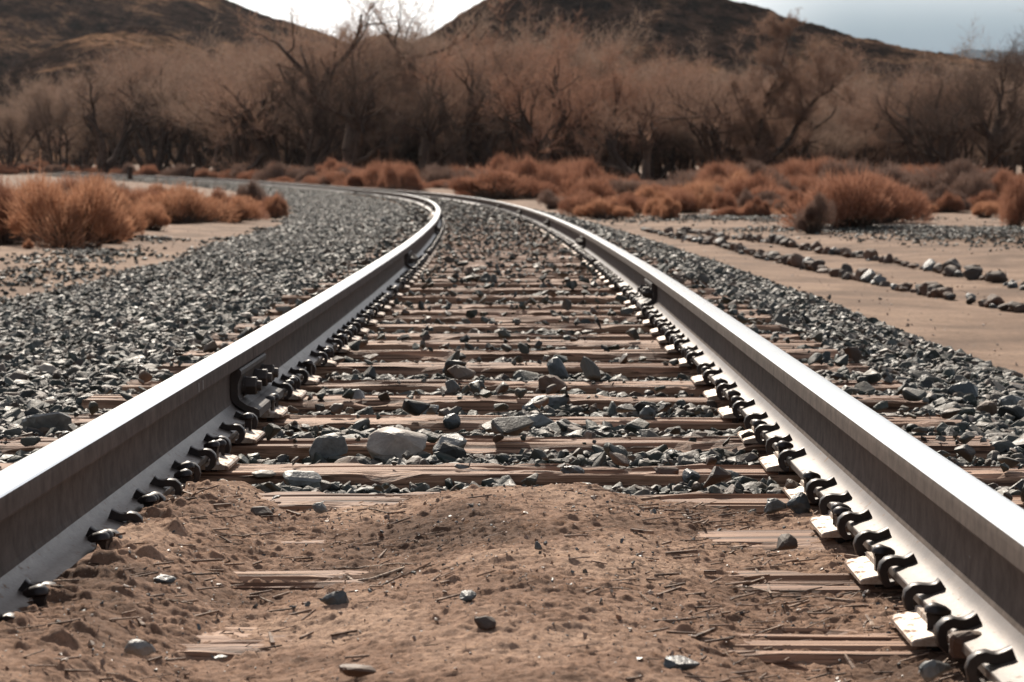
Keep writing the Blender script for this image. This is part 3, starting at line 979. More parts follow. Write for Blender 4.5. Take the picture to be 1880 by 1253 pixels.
# stone rows on the sand
rowA = [(1905, 568), (1880, 563), (1740, 537), (1600, 512), (1500, 491), (1400, 464), (1300, 443), (1220, 427), (1180, 420)]
rowB = [(1905, 524), (1880, 520), (1750, 496), (1600, 470), (1500, 455), (1400, 440), (1300, 426), (1250, 421)]
ROWM = [rock_mesh('row_rock', 700 + i, (1, random.uniform(.7, .95), random.uniform(.6, .9)), (M_BROWN, M_BROWN, M_DARK, M_BROWN)[i % 4], n=16, sub=1, amp=.08) for i in range(10)]
for nm, row, n_ in (('nearer', rowA, 62), ('farther', rowB, 52)):
    pts = np.array([at(a, b, -.30) for a, b in row])
    L = np.concatenate([[0], np.cumsum(np.hypot(*np.diff(pts, axis=0).T))])
    d = 0; k = 0
    while d < L[-1]:
        x = np.interp(d, L, pts[:, 0]); y = np.interp(d, L, pts[:, 1])
        big = random.random() < .4
        w = random.uniform(.13, .22) if big else random.uniform(.06, .13)
        if random.random() < .12: d += random.uniform(.2, .45)
        x += random.gauss(0, .045); 
        o = link('row_rock', random.choice(ROWM), loc=(x, y, float(ground_z(x, y)) - w * .08), rz=random.uniform(0, 6.28)); o.scale = (w, w, w * random.uniform(.8, 1.1))
        if k == 0: lab = 'rock that starts the %s stone row, at the right edge of the picture' % nm
        elif k < 8: lab = 'brown rock in the %s stone row on the sand, %s from the right edge' % (nm, ORD[k])
        else: lab = 'small brown rock farther along the %s of two stone rows on the sand' % nm
        tag(o, lab, 'rock', 'rocks of the %s stone row' % nm)
        d += w * random.uniform(.75, 1.15); k += 1

# loose pebbles and crumbs on dirt and sand (too many to count)
n = 22000
px = rng.uniform(-.66, .66, n); py = 2.7 + 2.25 * rng.random(n) ** .8
den = np.clip(fbm(px * 2.5, py * 2.5, 3, 33) + .45 + .5 * np.abs(px - .05), .05, 1)
k = rng.random(n) < den; px, py = px[k], py[k]
pz = dirt_h(px, py); k = pz > -.045; px, py, pz = px[k], py[k], pz[k]
sz = .0019 * np.exp(rng.normal(0, .75, len(px))); sz = np.minimum(sz, .015)
v1, f1 = scatter(P2, np.stack([px + xc(py), py, pz + sz * .2], 1), sz, .6)
n = 9000
yy = 8 + 60 * rng.random(n); xx = rng.uniform(-1, 1, n) * yy * .25; uu = xx - xc(yy)
k = ((uu > 2.4) | (uu < -3.9)) & (rng.random(n) < .55); xx, yy = xx[k], yy[k]
sz2 = .016 * np.exp(rng.normal(0, .55, len(xx)))
v2, f2 = scatter(P2, np.stack([xx, yy, ground_z(xx, yy) + sz2 * .1], 1), sz2, .6)
tag(link('pebbles', npmesh('pebbles', np.concatenate([v1, v2]), np.concatenate([f1, f2 + len(v1)]), [M_PEB])),
    'loose pebbles and grit strewn over the dirt and sand', 'pebbles', kind='stuff')


# ------------------------------------------------------------------ sticks, splinters, stems
def tube(pts, rad, sides=6, mats=(), name='twig', flat=1.0):
    pts = [Vector(p) for p in pts]; bm = bmesh.new(); rings = []
    for i, p in enumerate(pts):
        t = (pts[min(i + 1, len(pts) - 1)] - pts[max(i - 1, 0)]).normalized()
        a = t.cross(Vector((0, 0, 1)));
        if a.length < .1: a = t.cross(Vector((1, 0, 0)))
        a.normalize(); b = a.cross(t)
        r = rad[i] if isinstance(rad, (list, tuple)) else rad
        rings.append([bm.verts.new(p + a * r * math.cos(k * 2 * math.pi / sides) + b * r * flat * math.sin(k * 2 * math.pi / sides)) for k in range(sides)])
    for a, b in zip(rings[:-1], rings[1:]):
        for i in range(sides): bm.faces.new((a[i], a[(i + 1) % sides], b[(i + 1) % sides], b[i]))
    bm.faces.new(rings[0]); bm.faces.new(rings[-1])
    bmesh.ops.recalc_face_normals(bm, faces=bm.faces)
    return bm_mesh(name, bm, mats, sides > 5)


def dirt_at(px, py, lift=.004):
    z = 0.0
    for _ in range(6):
        x, y = at(px, py, z)
        z = float(dirt_h(np.array(x - float(xc(y))), np.array(y)))
        z = max(z, -.03)
    return Vector((x, y, z + lift))


STICKS = [
    ([(617, 928), (655, 930), (690, 938), (712, 940), (735, 944)], 3.2, 'twig', 'crooked dry stick lying in front of the fourth tie, left of centre'),
    ([(608, 1046), (650, 1040), (700, 1038), (765, 1040)], 3.6, 'twig', 'dark broken stick pointing at the flat dark chip, left of centre'),
    ([(736, 1010), (760, 1004), (782, 998)], 2.2, 'twig', 'short thin stick sloping up towards the dirt hump'),
    ([(625, 1060), (655, 1070), (690, 1066), (742, 1046)], 7, 'driftwood', 'pale knobbly root on the dirt, left of centre'),
    ([(276, 1104), (300, 1106), (330, 1110), (358, 1112)], 4, 'twig', 'thick straight twig pressed into the dirt, lower left'),
    ([(462, 1096), (480, 1104), (505, 1108)], 4, 'twig', 'short curved twig next to a grey pebble, lower left of centre'),
    ([(165, 1104), (200, 1098), (230, 1090)], 1.2, 'dry_stem', 'thin bleached grass stem on the dirt, far lower left'),
    ([(328, 1152), (338, 1138), (356, 1130)], 1.1, 'dry_stem', 'hooked bleached grass stem, lower left'),
    ([(1060, 1084), (1120, 1088), (1170, 1090), (1198, 1112)], 2.4, 'twig', 'long bent stick on the dirt, right of centre'),
    ([(1125, 918), (1160, 928), (1200, 940), (1222, 945)], 2.2, 'twig', 'thin stick sloping down off the fourth tie, right of centre'),
    ([(1175, 930), (1205, 934), (1250, 926)], 3.4, 'twig', 'curved stick crossing the thin sloping one, right of centre'),
    ([(1388, 1058), (1402, 1075), (1416, 1094)], 6, 'wood_splinter', 'upright wood splinter leaning in the dirt by the second tie, right side'),
    ([(1452, 1112), (1490, 1096), (1528, 1080)], 4.5, 'wood_splinter', 'long pale wood sliver lying diagonally, right side'),
    ([(1470, 1120), (1510, 1116), (1560, 1124)], 4, 'wood_splinter', 'dark flat wood sliver under the diagonal one, right side'),
    ([(1590, 1138), (1606, 1150), (1625, 1152)], 9, 'wood_splinter', 'wide grey wood chip near the right rail, lower right'),
    ([(1335, 1080), (1375, 1086), (1400, 1092), (1436, 1102)], 3, 'twig', 'thin brown twig by the leaning splinter, right side'),
    ([(1498, 1148), (1540, 1142), (1570, 1136)], 3, 'wood_splinter', 'narrow wood strip left of the grey wood chip'),
    ([(1320, 1195), (1334, 1204), (1346, 1220)], 1.3, 'dry_stem', 'curled pale stem near the flat dark slate, bottom right of centre'),
    ([(590, 868), (572, 872), (560, 868)], 2, 'twig', 'tiny wood crumb on the fifth tie, left side'),
    ([(1135, 828), (1080, 836), (1010, 838), (985, 846)], 3.4, 'twig', 'pale stick lying across the gravel between the fifth and sixth ties'),
    ([(1040, 985), (1090, 978), (1130, 968)], 1.6, 'twig', 'fine twig on the back of the dirt hump'),
    ([(1575, 1000), (1610, 1010), (1640, 1020)], 4.5, 'wood_splinter', 'short dark splinter touching the right plates'),
    ([(1240, 1010), (1330, 1014), (1420, 1012)], 1.5, 'dry_stem', 'straight thin stem before the brown rounded rock, right side'),
    ([(405, 985), (440, 990), (480, 986)], 3, 'twig', 'short brown twig on the dirt left of the third tie'),
]
for i, (pp, wpx, nm, lab) in enumerate(STICKS):
    pts = [dirt_at(a, b, .003) for a, b in pp]
    # smooth in-between points
    P = np.array(pts); t = np.linspace(0, len(P) - 1, 3 * len(P))
    Q = np.stack([np.interp(t, np.arange(len(P)), P[:, k]) for k in range(3)], 1)
    Q[:, 0] += rng.normal(0, .0012, len(Q)); Q[:, 2] += rng.normal(0, .0008, len(Q)) + (.006 if 'lean' in lab or 'upright' in lab else 0)
    r = wpx * pts[0].y / FPX / 2
    rad = [r * (.55 + .45 * math.sin(math.pi * (k + .6) / len(Q))) * random.uniform(.85, 1.15) for k in range(len(Q))]
    me = tube(Q, rad, 5 if nm == 'wood_splinter' else 7, [M_CHIP if nm == 'wood_splinter' else M_TWIG], nm, .45 if nm == 'wood_splinter' else 1)
    c = Vector(Q.mean(0)); me.transform(Matrix.Translation(-c))
    tag(link(nm, me, loc=c), lab, {'wood_splinter': 'wood chip', 'twig': 'twig', 'dry_stem': 'dry stem', 'driftwood': 'root'}[nm])

# fine litter: splinters, straw and bits of root on the dirt
Vl = []; Fl = []; off = 0
for i in range(620):
    side = random.random()
    if side < .55: x0 = random.gauss(.50, .13)
    elif side < .8: x0 = random.gauss(-.45, .16)
    else: x0 = random.uniform(-.6, .6)
    x0 = max(-.66, min(.66, x0)); y0 = random.uniform(2.75, 4.9)
    a = random.gauss(0, .5); L = random.uniform(.008, .05); w = random.uniform(.0006, .0022)
    if i % 14 == 0: L = random.uniform(.02, .07); w = random.uniform(.0015, .0045); a = random.gauss(0, .9); d = np.array([math.cos(a), math.sin(a)]); nn = np.array([-d[1], d[0]]) * random.uniform(.6, 1.2)
    d = np.array([math.cos(a), math.sin(a)]); nn = np.array([-d[1], d[0]])
    z0 = float(dirt_h(x0, y0))
    if z0 < -.04: continue
    z1 = max(z0, float(dirt_h(x0 + d[0] * L, y0 + d[1] * L))) + random.uniform(0, .006)
    c0 = np.array([x0 + float(xc(y0)), y0])
    b = [(*(c0 - nn * w), z0), (*(c0 + nn * w), z0), (*(c0 + d * L + nn * w * .5), z1), (*(c0 + d * L - nn * w * .5), z1)]
    top = [(p[0], p[1], p[2] + w * 1.6) for p in b]
    Vl += b + top
    Fl += [[off + q for q in f] for f in ((4, 5, 6, 7), (0, 1, 5, 4), (1, 2, 6, 5), (2, 3, 7, 6), (3, 0, 4, 7))]
    off += 8
tag(link('plant_litter', npmesh('plant_litter', np.array(Vl), np.array(Fl), [M_CHIP])), 'fine wood slivers and straw littering the dirt between the rails', 'litter', kind='stuff')


# ------------------------------------------------------------------ ribbons, bushes, trees
def ribbons(A, B, w0, w1, rnd=None):
    """one quad per segment A->B; widths w0, w1; random facing"""
    A = np.asarray(A, float); B = np.asarray(B, float); n = len(A)
    d = B - A; r = (rnd or rng).normal(size=(n, 3)); s = np.cross(d, r); s /= np.linalg.norm(s, axis=1)[:, None] + 1e-9
    w0 = np.broadcast_to(w0, n)[:, None]; w1 = np.broadcast_to(w1, n)[:, None]
    V = np.stack([A - s * w0 / 2, A + s * w0 / 2, B + s * w1 / 2, B - s * w1 / 2], 1).reshape(-1, 3)
    return V, np.arange(n * 4).reshape(-1, 4)


def bush_meshes(seed, lumps=9, n_st=260, n_tw=9500, w=.0095):
    """bush about 2 m wide, 1 m high: stems fan out from the root, many fine upright sprays make the crown"""
    r = np.random.default_rng(seed)
    lc = np.stack([r.uniform(-.75, .75, lumps), r.uniform(-.6, .6, lumps), r.uniform(.22, .60, lumps)], 1)
    lc[:, 2] *= 1.15 - .75 * np.hypot(lc[:, 0], lc[:, 1]) ** 1.3
    lr = r.uniform(.13, .40, lumps)
    k = r.integers(0, lumps, n_st)
    d = r.normal(size=(n_st, 3)); d[:, 2] = np.abs(d[:, 2]); d /= np.linalg.norm(d, axis=1)[:, None]
    tip = lc[k] + d * lr[k][:, None] * .7
    root = np.stack([r.normal(0, .12, n_st), r.normal(0, .1, n_st), np.zeros(n_st)], 1)
    mid = root * .5 + tip * .5 + r.normal(0, .04, (n_st, 3)); mid[:, 2] -= .08
    mid[:, 2] = np.maximum(mid[:, 2], .02)
    Vs, Fs = ribbons(np.concatenate([root, mid]), np.concatenate([mid, tip]), np.concatenate([np.full(n_st, .020), np.full(n_st, .013)]), np.concatenate([np.full(n_st, .013), np.full(n_st, .006)]), r)
    k = r.integers(0, lumps, n_tw)
    d = r.normal(size=(n_tw, 3)); d[:, 2] = np.abs(d[:, 2]) * 1.0 - .45; d /= np.linalg.norm(d, axis=1)[:, None]
    rad = lr[k] * r.uniform(.35, 1.0, n_tw) ** .6
    a = lc[k] + d * rad[:, None]
    a[:, 2] = np.maximum(a[:, 2], .03)
    out = a - np.array([0, 0, .05]); out /= np.linalg.norm(out, axis=1)[:, None]
    dirv = out * .6 + d * .5 + np.array([0, 0, .55]) + r.normal(0, .28, (n_tw, 3)); dirv /= np.linalg.norm(dirv, axis=1)[:, None]
    L = r.uniform(.05, .15, n_tw) * np.where(r.random(n_tw) < .06, r.uniform(1.5, 2.6, n_tw), 1)
    Vt, Ft = ribbons(a, a + dirv * L[:, None], w, w * .5, r)
    return npmesh('stems', Vs, Fs, [M_STEM]), npmesh('foliage', Vt, Ft, [M_BUSH])


BUSHES = [bush_meshes(40 + i, lumps=(13, 17, 11, 22)[i]) for i in range(4)]


def bush(x, y, w, h, m, label, group, proto=0, rz=0.0, z=None):
    zz = float(ground_z(x, y)) if z is None else z
    o = link('desert_bush', None, loc=(x, y, zz - .02), rz=rz); o.scale = (w / 2.1, w / 2.1 * .9, h / .95)
    s, f = BUSHES[proto]
    a = link('stems', s, parent=o); b = link('foliage', f, parent=o)
    b.material_slots[0].link = 'OBJECT'; b.material_slots[0].material = m
    return tag(o, label, 'bush', group)


def bush_px(px, pyb, wpx, hpx, m, label, group, proto=0, z=-.3):
    x, y = at(px, pyb, z)
    return bush(x, y + wpx * y / FPX * .35, wpx * y / FPX, hpx * y / FPX, m, label, group, proto, random.uniform(0, 6.28))


BU = [
    # px, base py, width, height, material, label
    (100, 458, 270, 150, M_BUSH, 'largest orange bush at the left edge, in front of the others', 1),
    (-10, 452, 200, 140, M_BUSHR, 'russet bush cut off by the left edge of the picture', 3),
    (205, 440, 130, 110, M_BUSH, 'orange bush merging into the right side of the largest left bush', 2),
    (52, 462, 34, 26, M_BUSH, 'tiny pale sprig of brush in front of the largest left bush', 0),
    (330, 411, 200, 84, M_BUSH, 'wide orange bush with dark shade below, second clump on the left', 3),
    (420, 408, 110, 58, M_BUSH, 'low orange bush on the right shoulder of the wide left bush', 0),
    (505, 398, 52, 44, M_BUSH, 'small round bush at the end of the left clump, touching the gravel', 2),
    (465, 400, 60, 28, M_BUSHR, 'low brush between the wide left clump and the small round bush', 1),
    (150, 395, 150, 84, M_BUSHR, 'brown bush rising behind the largest left bush', 1),
    (45, 400, 140, 70, M_BUSHR, 'dull brown bush behind the one at the left edge', 2),
    (1585, 424, 250, 124, M_BUSHR, 'largest russet bush on the right, on the sand', 1),
    (1500, 430, 90, 78, M_BUSHG, 'greyish sprawling bush at the left foot of the largest right bush', 2),
    (1655, 404, 130, 74, M_BUSHR, 'red brown bush on the right flank of the largest right bush', 0),
    (1225, 402, 64, 46, M_BUSH, 'small bright orange bush nearest the track on the right', 2),
    (1135, 396, 70, 46, M_BUSH, 'rounded orange bush left of the small bright one', 0),
    (1190, 388, 84, 54, M_BUSH, 'orange bush behind the small bright one on the right', 3),
    (1080, 392, 60, 34, M_BUSHR, 'dark red low bush nearest the rail bend on the right', 1),
    (1290, 382, 110, 58, M_BUSH, 'orange bush in the middle of the right hand hedge of brush', 1),
    (1385, 386, 130, 78, M_BUSHR, 'tall russet bush between the middle clump and the largest right bush', 3),
    (1350, 374, 90, 64, M_BUSH, 'bright orange crown behind the tall russet bush', 2),
    (1445, 380, 100, 62, M_BUSHG, 'grey brown bush tucked behind the tall russet bush', 0),
    (1815, 400, 84, 34, M_BUSH, 'low bright orange bush near the right edge', 1),
    (1870, 420, 110, 110, M_BUSHR, 'tall orange bush cut off by the right edge', 3),
    (1740, 392, 110, 56, M_BUSHG, 'pale grey brown bush between the two right hand clumps', 2),
    (1800, 380, 120, 70, M_BUSHG, 'faded bush behind the low bright orange one', 1),
    (1015, 384, 90, 40, M_BUSHG, 'grey pink low brush right behind the bend of the right rail', 2),
    (275, 425, 120, 60, M_BUSH, 'orange brush joining the largest left bush to the wide second clump', 1),
    (150, 430, 190, 120, M_BUSH, 'high orange bush right behind the largest left bush', 3),
    (385, 400, 110, 66, M_BUSHR, 'reddish bush behind the low shoulder of the second left clump', 0),
    (1255, 392, 90, 50, M_BUSHR, 'russet bush filling the gap right of the small bright orange bush', 1),
    (1320, 384, 80, 50, M_BUSHG, 'grey brown bush in front of the bright orange crown', 3),
    (1540, 400, 120, 84, M_BUSH, 'orange bush behind the largest right bush, to its left', 0),
    (60, 445, 240, 130, M_BUSH, 'broad orange bush filling the gap beside the russet bush at the left edge', 3),
    (235, 405, 140, 70, M_BUSHR, 'russet bush seen between the two left clumps', 1),
    (290, 400, 130, 66, M_BUSH, 'orange bush at the back of the wide second clump on the left', 2),
    (440, 404, 90, 44, M_BUSH, 'soft orange brush trailing right from the second clump', 3),
    (1620, 412, 200, 96, M_BUSHR, 'broad russet bush half behind the largest right bush', 3),
    (1410, 388, 150, 50, M_BUSHR, 'low russet brush at the foot of the tall russet bush', 1),
    (1160, 392, 120, 40, M_BUSHR, 'low russet brush joining the rounded orange bushes', 2),
    (940, 366, 100, 34, M_BUSHG, 'pale brush behind the outer rail where the track starts to bend', 3),
]
for i, (a, b, w, h, m, lab, pr) in enumerate(BU):
    bush_px(a, b, w, h, m, lab, 'orange and brown desert bushes', pr)


for i in range(62):
    left = i < 26
    px = random.uniform(-20, 500) if left else random.uniform(1060, 1890)
    pb = random.uniform(398, 452) - max(0, px - 200) * .1 if left else random.uniform(374, 402)
    if left: pb = min(pb, np.interp(px, [0, 240, 260, 500], [450, 448, 412, 402]))
    bush_px(px, pb, random.uniform(50, 150), random.uniform(22, 66) * (1.35 if left and px < 230 else 1), random.choice([M_BUSH, M_BUSH, M_BUSHR, M_BUSHR, M_BUSHG] if left else [M_BUSH, M_BUSHR, M_BUSHR, M_BUSHG]),
            'small ragged bush filling out the %s brush' % ('left' if left else 'right'), 'small bushes of the %s brush' % ('left' if left else 'right'), random.randrange(4))


def far_g(px, y):
    return (px - 940) / FPX * y


# low brush along the foot of the trees
for i in range(165):
    px = random.uniform(-40, 1920)
    track_y = np.interp(px, [157, 247, 387, 547, 640, 772, 860, 1000], [316, 286, 232, 174, 140, 110, 90, 70])
    y = max(track_y + random.uniform(14, 60), random.uniform(105, 215) if px > 700 else 0)
    x = far_g(px, y)
    bush(x, y, random.uniform(2.5, 7.0), random.uniform(.7, 2.6), random.choice([M_BUSHR, M_BUSHG, M_BUSHR, M_BUSHR, M_BUSHR, M_BUSHG]),
         'distant low brush along the foot of the bare trees', 'distant brush below the trees', random.randrange(4), random.uniform(0, 6.28))


class Tree:
    def __init__(s, seed):
        s.r = random.Random(seed); s.V = []; s.F = []; s.n = 0; s.tw = []

    def seg(s, a, b, ra, rb, sides=5):
        d = (b - a)
        if d.length < 1e-6: return
        u = d.cross(Vector((.3, .9, .2))).normalized(); v = d.cross(u).normalized()
        for c, r in ((a, ra), (b, rb)):
            for k in range(sides):
                t = 2 * math.pi * k / sides
                s.V.append(c + u * r * math.cos(t) + v * r * math.sin(t))
        for k in range(sides):
            s.F.append((s.n + k, s.n + (k + 1) % sides, s.n + sides + (k + 1) % sides, s.n + sides + k))
        s.n += 2 * sides

    def limb(s, p, d, L, r, lvl, up=.12, wig=.28, dens=1.0):
        R = s.r; n = 5 if lvl < 3 else 3
        pts = [p]
        for i in range(n):
            d = (d + Vector((R.gauss(0, wig), R.gauss(0, wig), R.gauss(0, wig) * .7 + up))).normalized()
            p = p + d * L / n; pts.append(p)
            r0 = r * (1 - .55 * i / n); r1 = r * (1 - .55 * (i + 1) / n)
            if lvl < 3: s.seg(pts[-2], p, r0, r1, 6 if lvl == 0 else (5 if lvl == 1 else 3))
            else: s.tw.append((pts[-2], p, r0 * 2, r1 * 2))
            if lvl < 4:
                m = (0 if i == 0 and lvl < 2 else R.choice((1, 2)) if lvl < 3 else 2)
                for _ in range(int(m * dens + R.random())):
                    a = Vector((R.gauss(0, 1), R.gauss(0, 1), R.gauss(.25, .6))).normalized()
                    nd = (d * .75 + a * .9).normalized()
                    s.limb(p, nd, L * R.uniform(.42, .68), max(r1 * .66, .016), lvl + 1, up * .8, wig, dens)
            else:
                for _ in range(R.choice((1, 2))):
                    a = Vector((R.gauss(0, 1), R.gauss(0, 1), R.gauss(.2, .8))).normalized()
                    nd = (d * .8 + a * .8).normalized()
                    s.tw.append((p, p + nd * L * R.uniform(.4, 1.0), .014, .008))

    def meshes(s, m):
        A = np.array([t[0][:] for t in s.tw]); B = np.array([t[1][:] for t in s.tw])
        w0 = np.array([max(t[2], .023) for t in s.tw]); w1 = np.array([max(t[3], .017) for t in s.tw])
        V, F = ribbons(A, B, w0, w1)
        return (npmesh('trunk', np.array([v[:] for v in s.V]), np.array(s.F), [M_BARK], smooth=True), npmesh('crown', V, F, [m]))


def gen_tree(seed, H, stems=2, spread=.35, m=None, thick=.024, dens=1.0, tk=1.5):
    t = Tree(seed); R = t.r
    for k in range(stems):
        a = R.uniform(0, 6.28); lean = R.uniform(.1, spread)
        t.limb(Vector((math.cos(a) * .25 * (k > 0), math.sin(a) * .25 * (k > 0), -.1)), Vector((math.cos(a) * lean, math.sin(a) * lean, 1)).normalized(),
               H * R.uniform(.62, .80), H * thick * tk * R.uniform(.75, 1.1), 0, .10, .22, dens)
    return t.meshes(m or M_TW[0])


TREES = []
for i, (H, st, sp, m, th, dn) in enumerate(((12, 2, .4, 0, .024, .88), (12, 3, .6, 1, .020, .85), (12, 1, .3, 0, .030, .92), (12, 4, .7, 2, .017, .82), (12, 2, .8, 3, .030, .85), (12, 5, .9, 1, .014, .78))):
    TREES.append(gen_tree(60 + i, H, st, sp, M_TW[m], th, dn))
for i, (H, st, sp, m, th, dn) in enumerate(((12, 2, .35, 0, .034, .66), (12, 3, .6, 1, .030, .66), (12, 1, .3, 0, .042, .72), (12, 2, .8, 3, .040, .68), (12, 4, .7, 0, .026, .66))):
    TREES.append(gen_tree(160 + i, H, st, sp, M_TW[m], th, dn, 1.6))
print('TREES', [(len(a.polygons), len(b.polygons)) for a, b in TREES])


def tree(px, y, hpx, proto, m, label, group, rz=None, wide=1.0):
    x = far_g(px, y); z = float(ground_z(x, y))
    o = link('bare_tree', None, loc=(x, y, z), rz=random.uniform(0, 6.28) if rz is None else rz)
    a, b = TREES[proto]
    s = 1.12 * hpx * y / FPX / TREE_H[proto]
    o.scale = (s * wide, s * wide, s)
    link('trunk', a, parent=o); c = link('crown', b, parent=o)
    c.material_slots[0].link = 'OBJECT'; c.material_slots[0].material = M_TW[m]
    return tag(o, label, 'tree', group)


TREE_H = [float(np.percentile(arrays(b)[:, 2], 97)) for a, b in TREES]
# px, distance, height px, proto, twig material, label
TR = [
    (185, 330, 165, 9, 3, 'dark bushy bare tree behind the bend at the far left'),
    (20, 350, 120, 3, 1, 'pale thin bare tree at the left edge of the picture'),
    (110, 350, 150, 5, 1, 'pale many stemmed tree left of the dark bushy one'),
    (290, 345, 190, 10, 0, 'brown round crowned tree above the slanted dark post'),
    (370, 335, 150, 7, 1, 'low grey brown tree right of the slanted dark post'),
    (440, 290, 180, 6, 0, 'slim forked bare tree left of the central tall trees'),
    (515, 265, 205, 7, 0, 'bare tree with wide arching limbs left of the central pair'),
    (600, 240, 300, 8, 0, 'tallest bare tree, its top standing against the white sky'),
    (655, 215, 230, 9, 3, 'dark crooked tree with a forked trunk, left of the middle'),
    (735, 255, 310, 6, 1, 'second tall tree reaching the white sky, right of the tallest'),
    (835, 225, 225, 6, 0, 'bare tree with twin curved trunks above the rail bend'),
    (900, 232, 220, 10, 0, 'brown rounded tree in the middle of the tree line'),
    (1010, 208, 215, 9, 2, 'dark trunked tree with some orange leaves, in the middle'),
    (1070, 212, 165, 7, 2, 'orange leafed tree right of the middle'),
    (1180, 204, 160, 9, 0, 'low spreading tree with rusty twigs, right of the middle'),
    (1120, 285, 250, 1, 1, 'pale rounded tree behind the orange leafed ones'),
    (1250, 255, 190, 8, 0, 'bare tree behind the rusty spreading one'),
    (1520, 300, 170, 5, 1, 'pale misty tree below the right slope of the hill'),
    (1610, 290, 165, 5, 1, 'pale feathery tree right of the misty one'),
    (565, 232, 190, 10, 3, 'dark slender tree just left of the tallest one'),
    (790, 218, 185, 9, 3, 'crooked dark tree leaning over the start of the bend'),
    (960, 214, 200, 6, 3, 'dark forked tree left of the orange leafed ones'),
    (1320, 222, 175, 7, 0, 'bare spreading tree just left of the leaning tree'),
    (1460, 226, 165, 6, 1, 'grey bare tree right of the leaning tree'),
    (1685, 214, 175, 6, 3, 'dark tree left of the one with three upright trunks'),
    (1735, 210, 190, 10, 3, 'dark tree with three upright trunks near the right edge'),
    (1830, 220, 215, 9, 3, 'dark spreading tree cut off by the right edge'),
    (1890, 240, 225, 6, 3, 'dark slender tree at the very right edge'),
]
for px, y, h, pr, m, lab in TR:
    tree(px, y, h, pr, m, lab, 'bare trees of the tree line')
# the leaning tree with its top against the sky, right of the middle
t = Tree(501)
Yh = 218.0; mp = Yh / FPX
def rel(px, py, dy=0): return Vector(((px - 1355) * mp, dy, (312 - py) * mp))
def chain(pts, r0, r1, kids=3, L=3.4, sides=6):
    n = len(pts)
    for i in range(n - 1):
        a = r0 + (r1 - r0) * i / (n - 1); b = r0 + (r1 - r0) * (i + 1) / (n - 1)
        t.seg(pts[i], pts[i + 1], a, b, sides)
        if i > 0:
            for _ in range(kids):
                d = (pts[i + 1] - pts[i]).normalized(); q = Vector((t.r.gauss(0, 1), t.r.gauss(0, 1), t.r.gauss(.3, .6))).normalized()
                t.limb(pts[i], (d * .6 + q).normalized(), L * t.r.uniform(.6, 1.1), max(.04, b * .55), 1, .1, .25)
chain([rel(1352, 312), rel(1372, 296, .1), rel(1400, 274, .3), rel(1430, 250, .4), rel(1452, 222, .3), rel(1472, 180, .2), rel(1500, 150, 0), rel(1522, 138, -.2), rel(1528, 118, -.3)], .36, .09)
chain([rel(1372, 296, .1), rel(1378, 258, -.3), rel(1388, 235, -.6), rel(1395, 190, -.7), rel(1402, 150, -.6), rel(1424, 118, -.4), rel(1440, 60, -.3), rel(1446, 30, -.3)], .22, .05, 3, 2.4)
chain([rel(1388, 235, -.6), rel(1368, 190, -.9), rel(1352, 165, -1.2), rel(1340, 130, -1.4)], .1, .05, 2, 2.2)
chain([rel(1402, 274, .3), rel(1440, 290, .8), rel(1490, 306, 1.2)], .1, .04, 2, 1.6)
a, b = t.meshes(M_TW[0])
o = link('bare_tree', None, loc=(far_g(1355, Yh), Yh, .2)); link('trunk', a, parent=o); link('crown', b, parent=o)
tag(o, 'leaning dark tree with two long crooked limbs, its top crossing the hill crest', 'tree', 'bare trees of the tree line')

# trees behind, filling the belt; each is a tree of its own
for i in range(230):
    px = random.uniform(-120, 2000)
    ymin = np.interp(px, [0, 157, 387, 547, 640, 900], [375, 370, 300, 260, 240, 225])
    y = ymin + random.uniform(5, 110)
    top = np.interp(px, [0, 60, 150, 250, 330, 420, 560, 700, 900, 1050, 1200, 1350, 1500, 1650, 1800, 1900],
                        [215, 205, 130, 105, 130, 130, 105, 85, 95, 110, 150, 150, 185, 185, 140, 120])
    base = 331.8 - (float(ground_z(far_g(px, y), y)) - CAMZ) / y * FPX
    h = (base - top) * random.uniform(.6, 1.0)
    right = px > 1640
    m = 3 if right and random.random() < .5 else random.choice([0, 0, 1, 1, 1] + ([2, 2, 2] if 970 < px < 1230 else []) + ([2] if 780 < px < 1500 else []))
    tree(px, y, h, random.choice([0, 1, 1, 2, 3, 5, 5]), m,
         'bare brown tree in the dense belt behind the front trees', 'bare trees filling the belt behind', wide=random.uniform(.95, 1.3))


# posts by the far bend
def post_mesh(w, h, slant):
    bm = bmesh.new(); r = random.Random(5); rings = []
    for z, q in ((-.3, 1.0), (0, 1.02), (h * .35, .97), (h * .7, .95), (h * .93, .9), (h, .72)):
        rings.append([bm.verts.new((sx * w / 2 * q + slant * z + r.uniform(-.02, .02), sy * w / 2 * q + r.uniform(-.02, .02), z + (r.uniform(-.05, .05) + sx * slant * .4 if z > h * .9 else 0))) for sx, sy in ((-1, -.7), (-.3, -1), (.5, -1), (1, -.4), (1, .6), (.2, 1), (-.8, .8))])
    for a, b in zip(rings[:-1], rings[1:]):
        for i in range(7): bm.faces.new((a[i], a[(i + 1) % 7], b[(i + 1) % 7], b[i]))
    bm.faces.new(rings[-1]); bm.faces.new(list(reversed(rings[0])))
    bmesh.ops.recalc_face_normals(bm, faces=bm.faces)
    return bm_mesh('wooden_post', bm, [M_BARK])


y = 262.0
tag(link('wooden_post', post_mesh(.55, 1.6, -.05), loc=(far_g(241, y), y, CAMZ + (331.8 - 332) * y / FPX)), 'dark upright post stub in front of the far left track', 'post', 'dark post stubs at the far bend')
y = 262.0
tag(link('wooden_post', post_mesh(.95, 1.15, .35), loc=(far_g(349, y), y, CAMZ + (331.8 - 324) * y / FPX)), 'dark slanted stump behind the far left track', 'post', 'dark post stubs at the far bend')


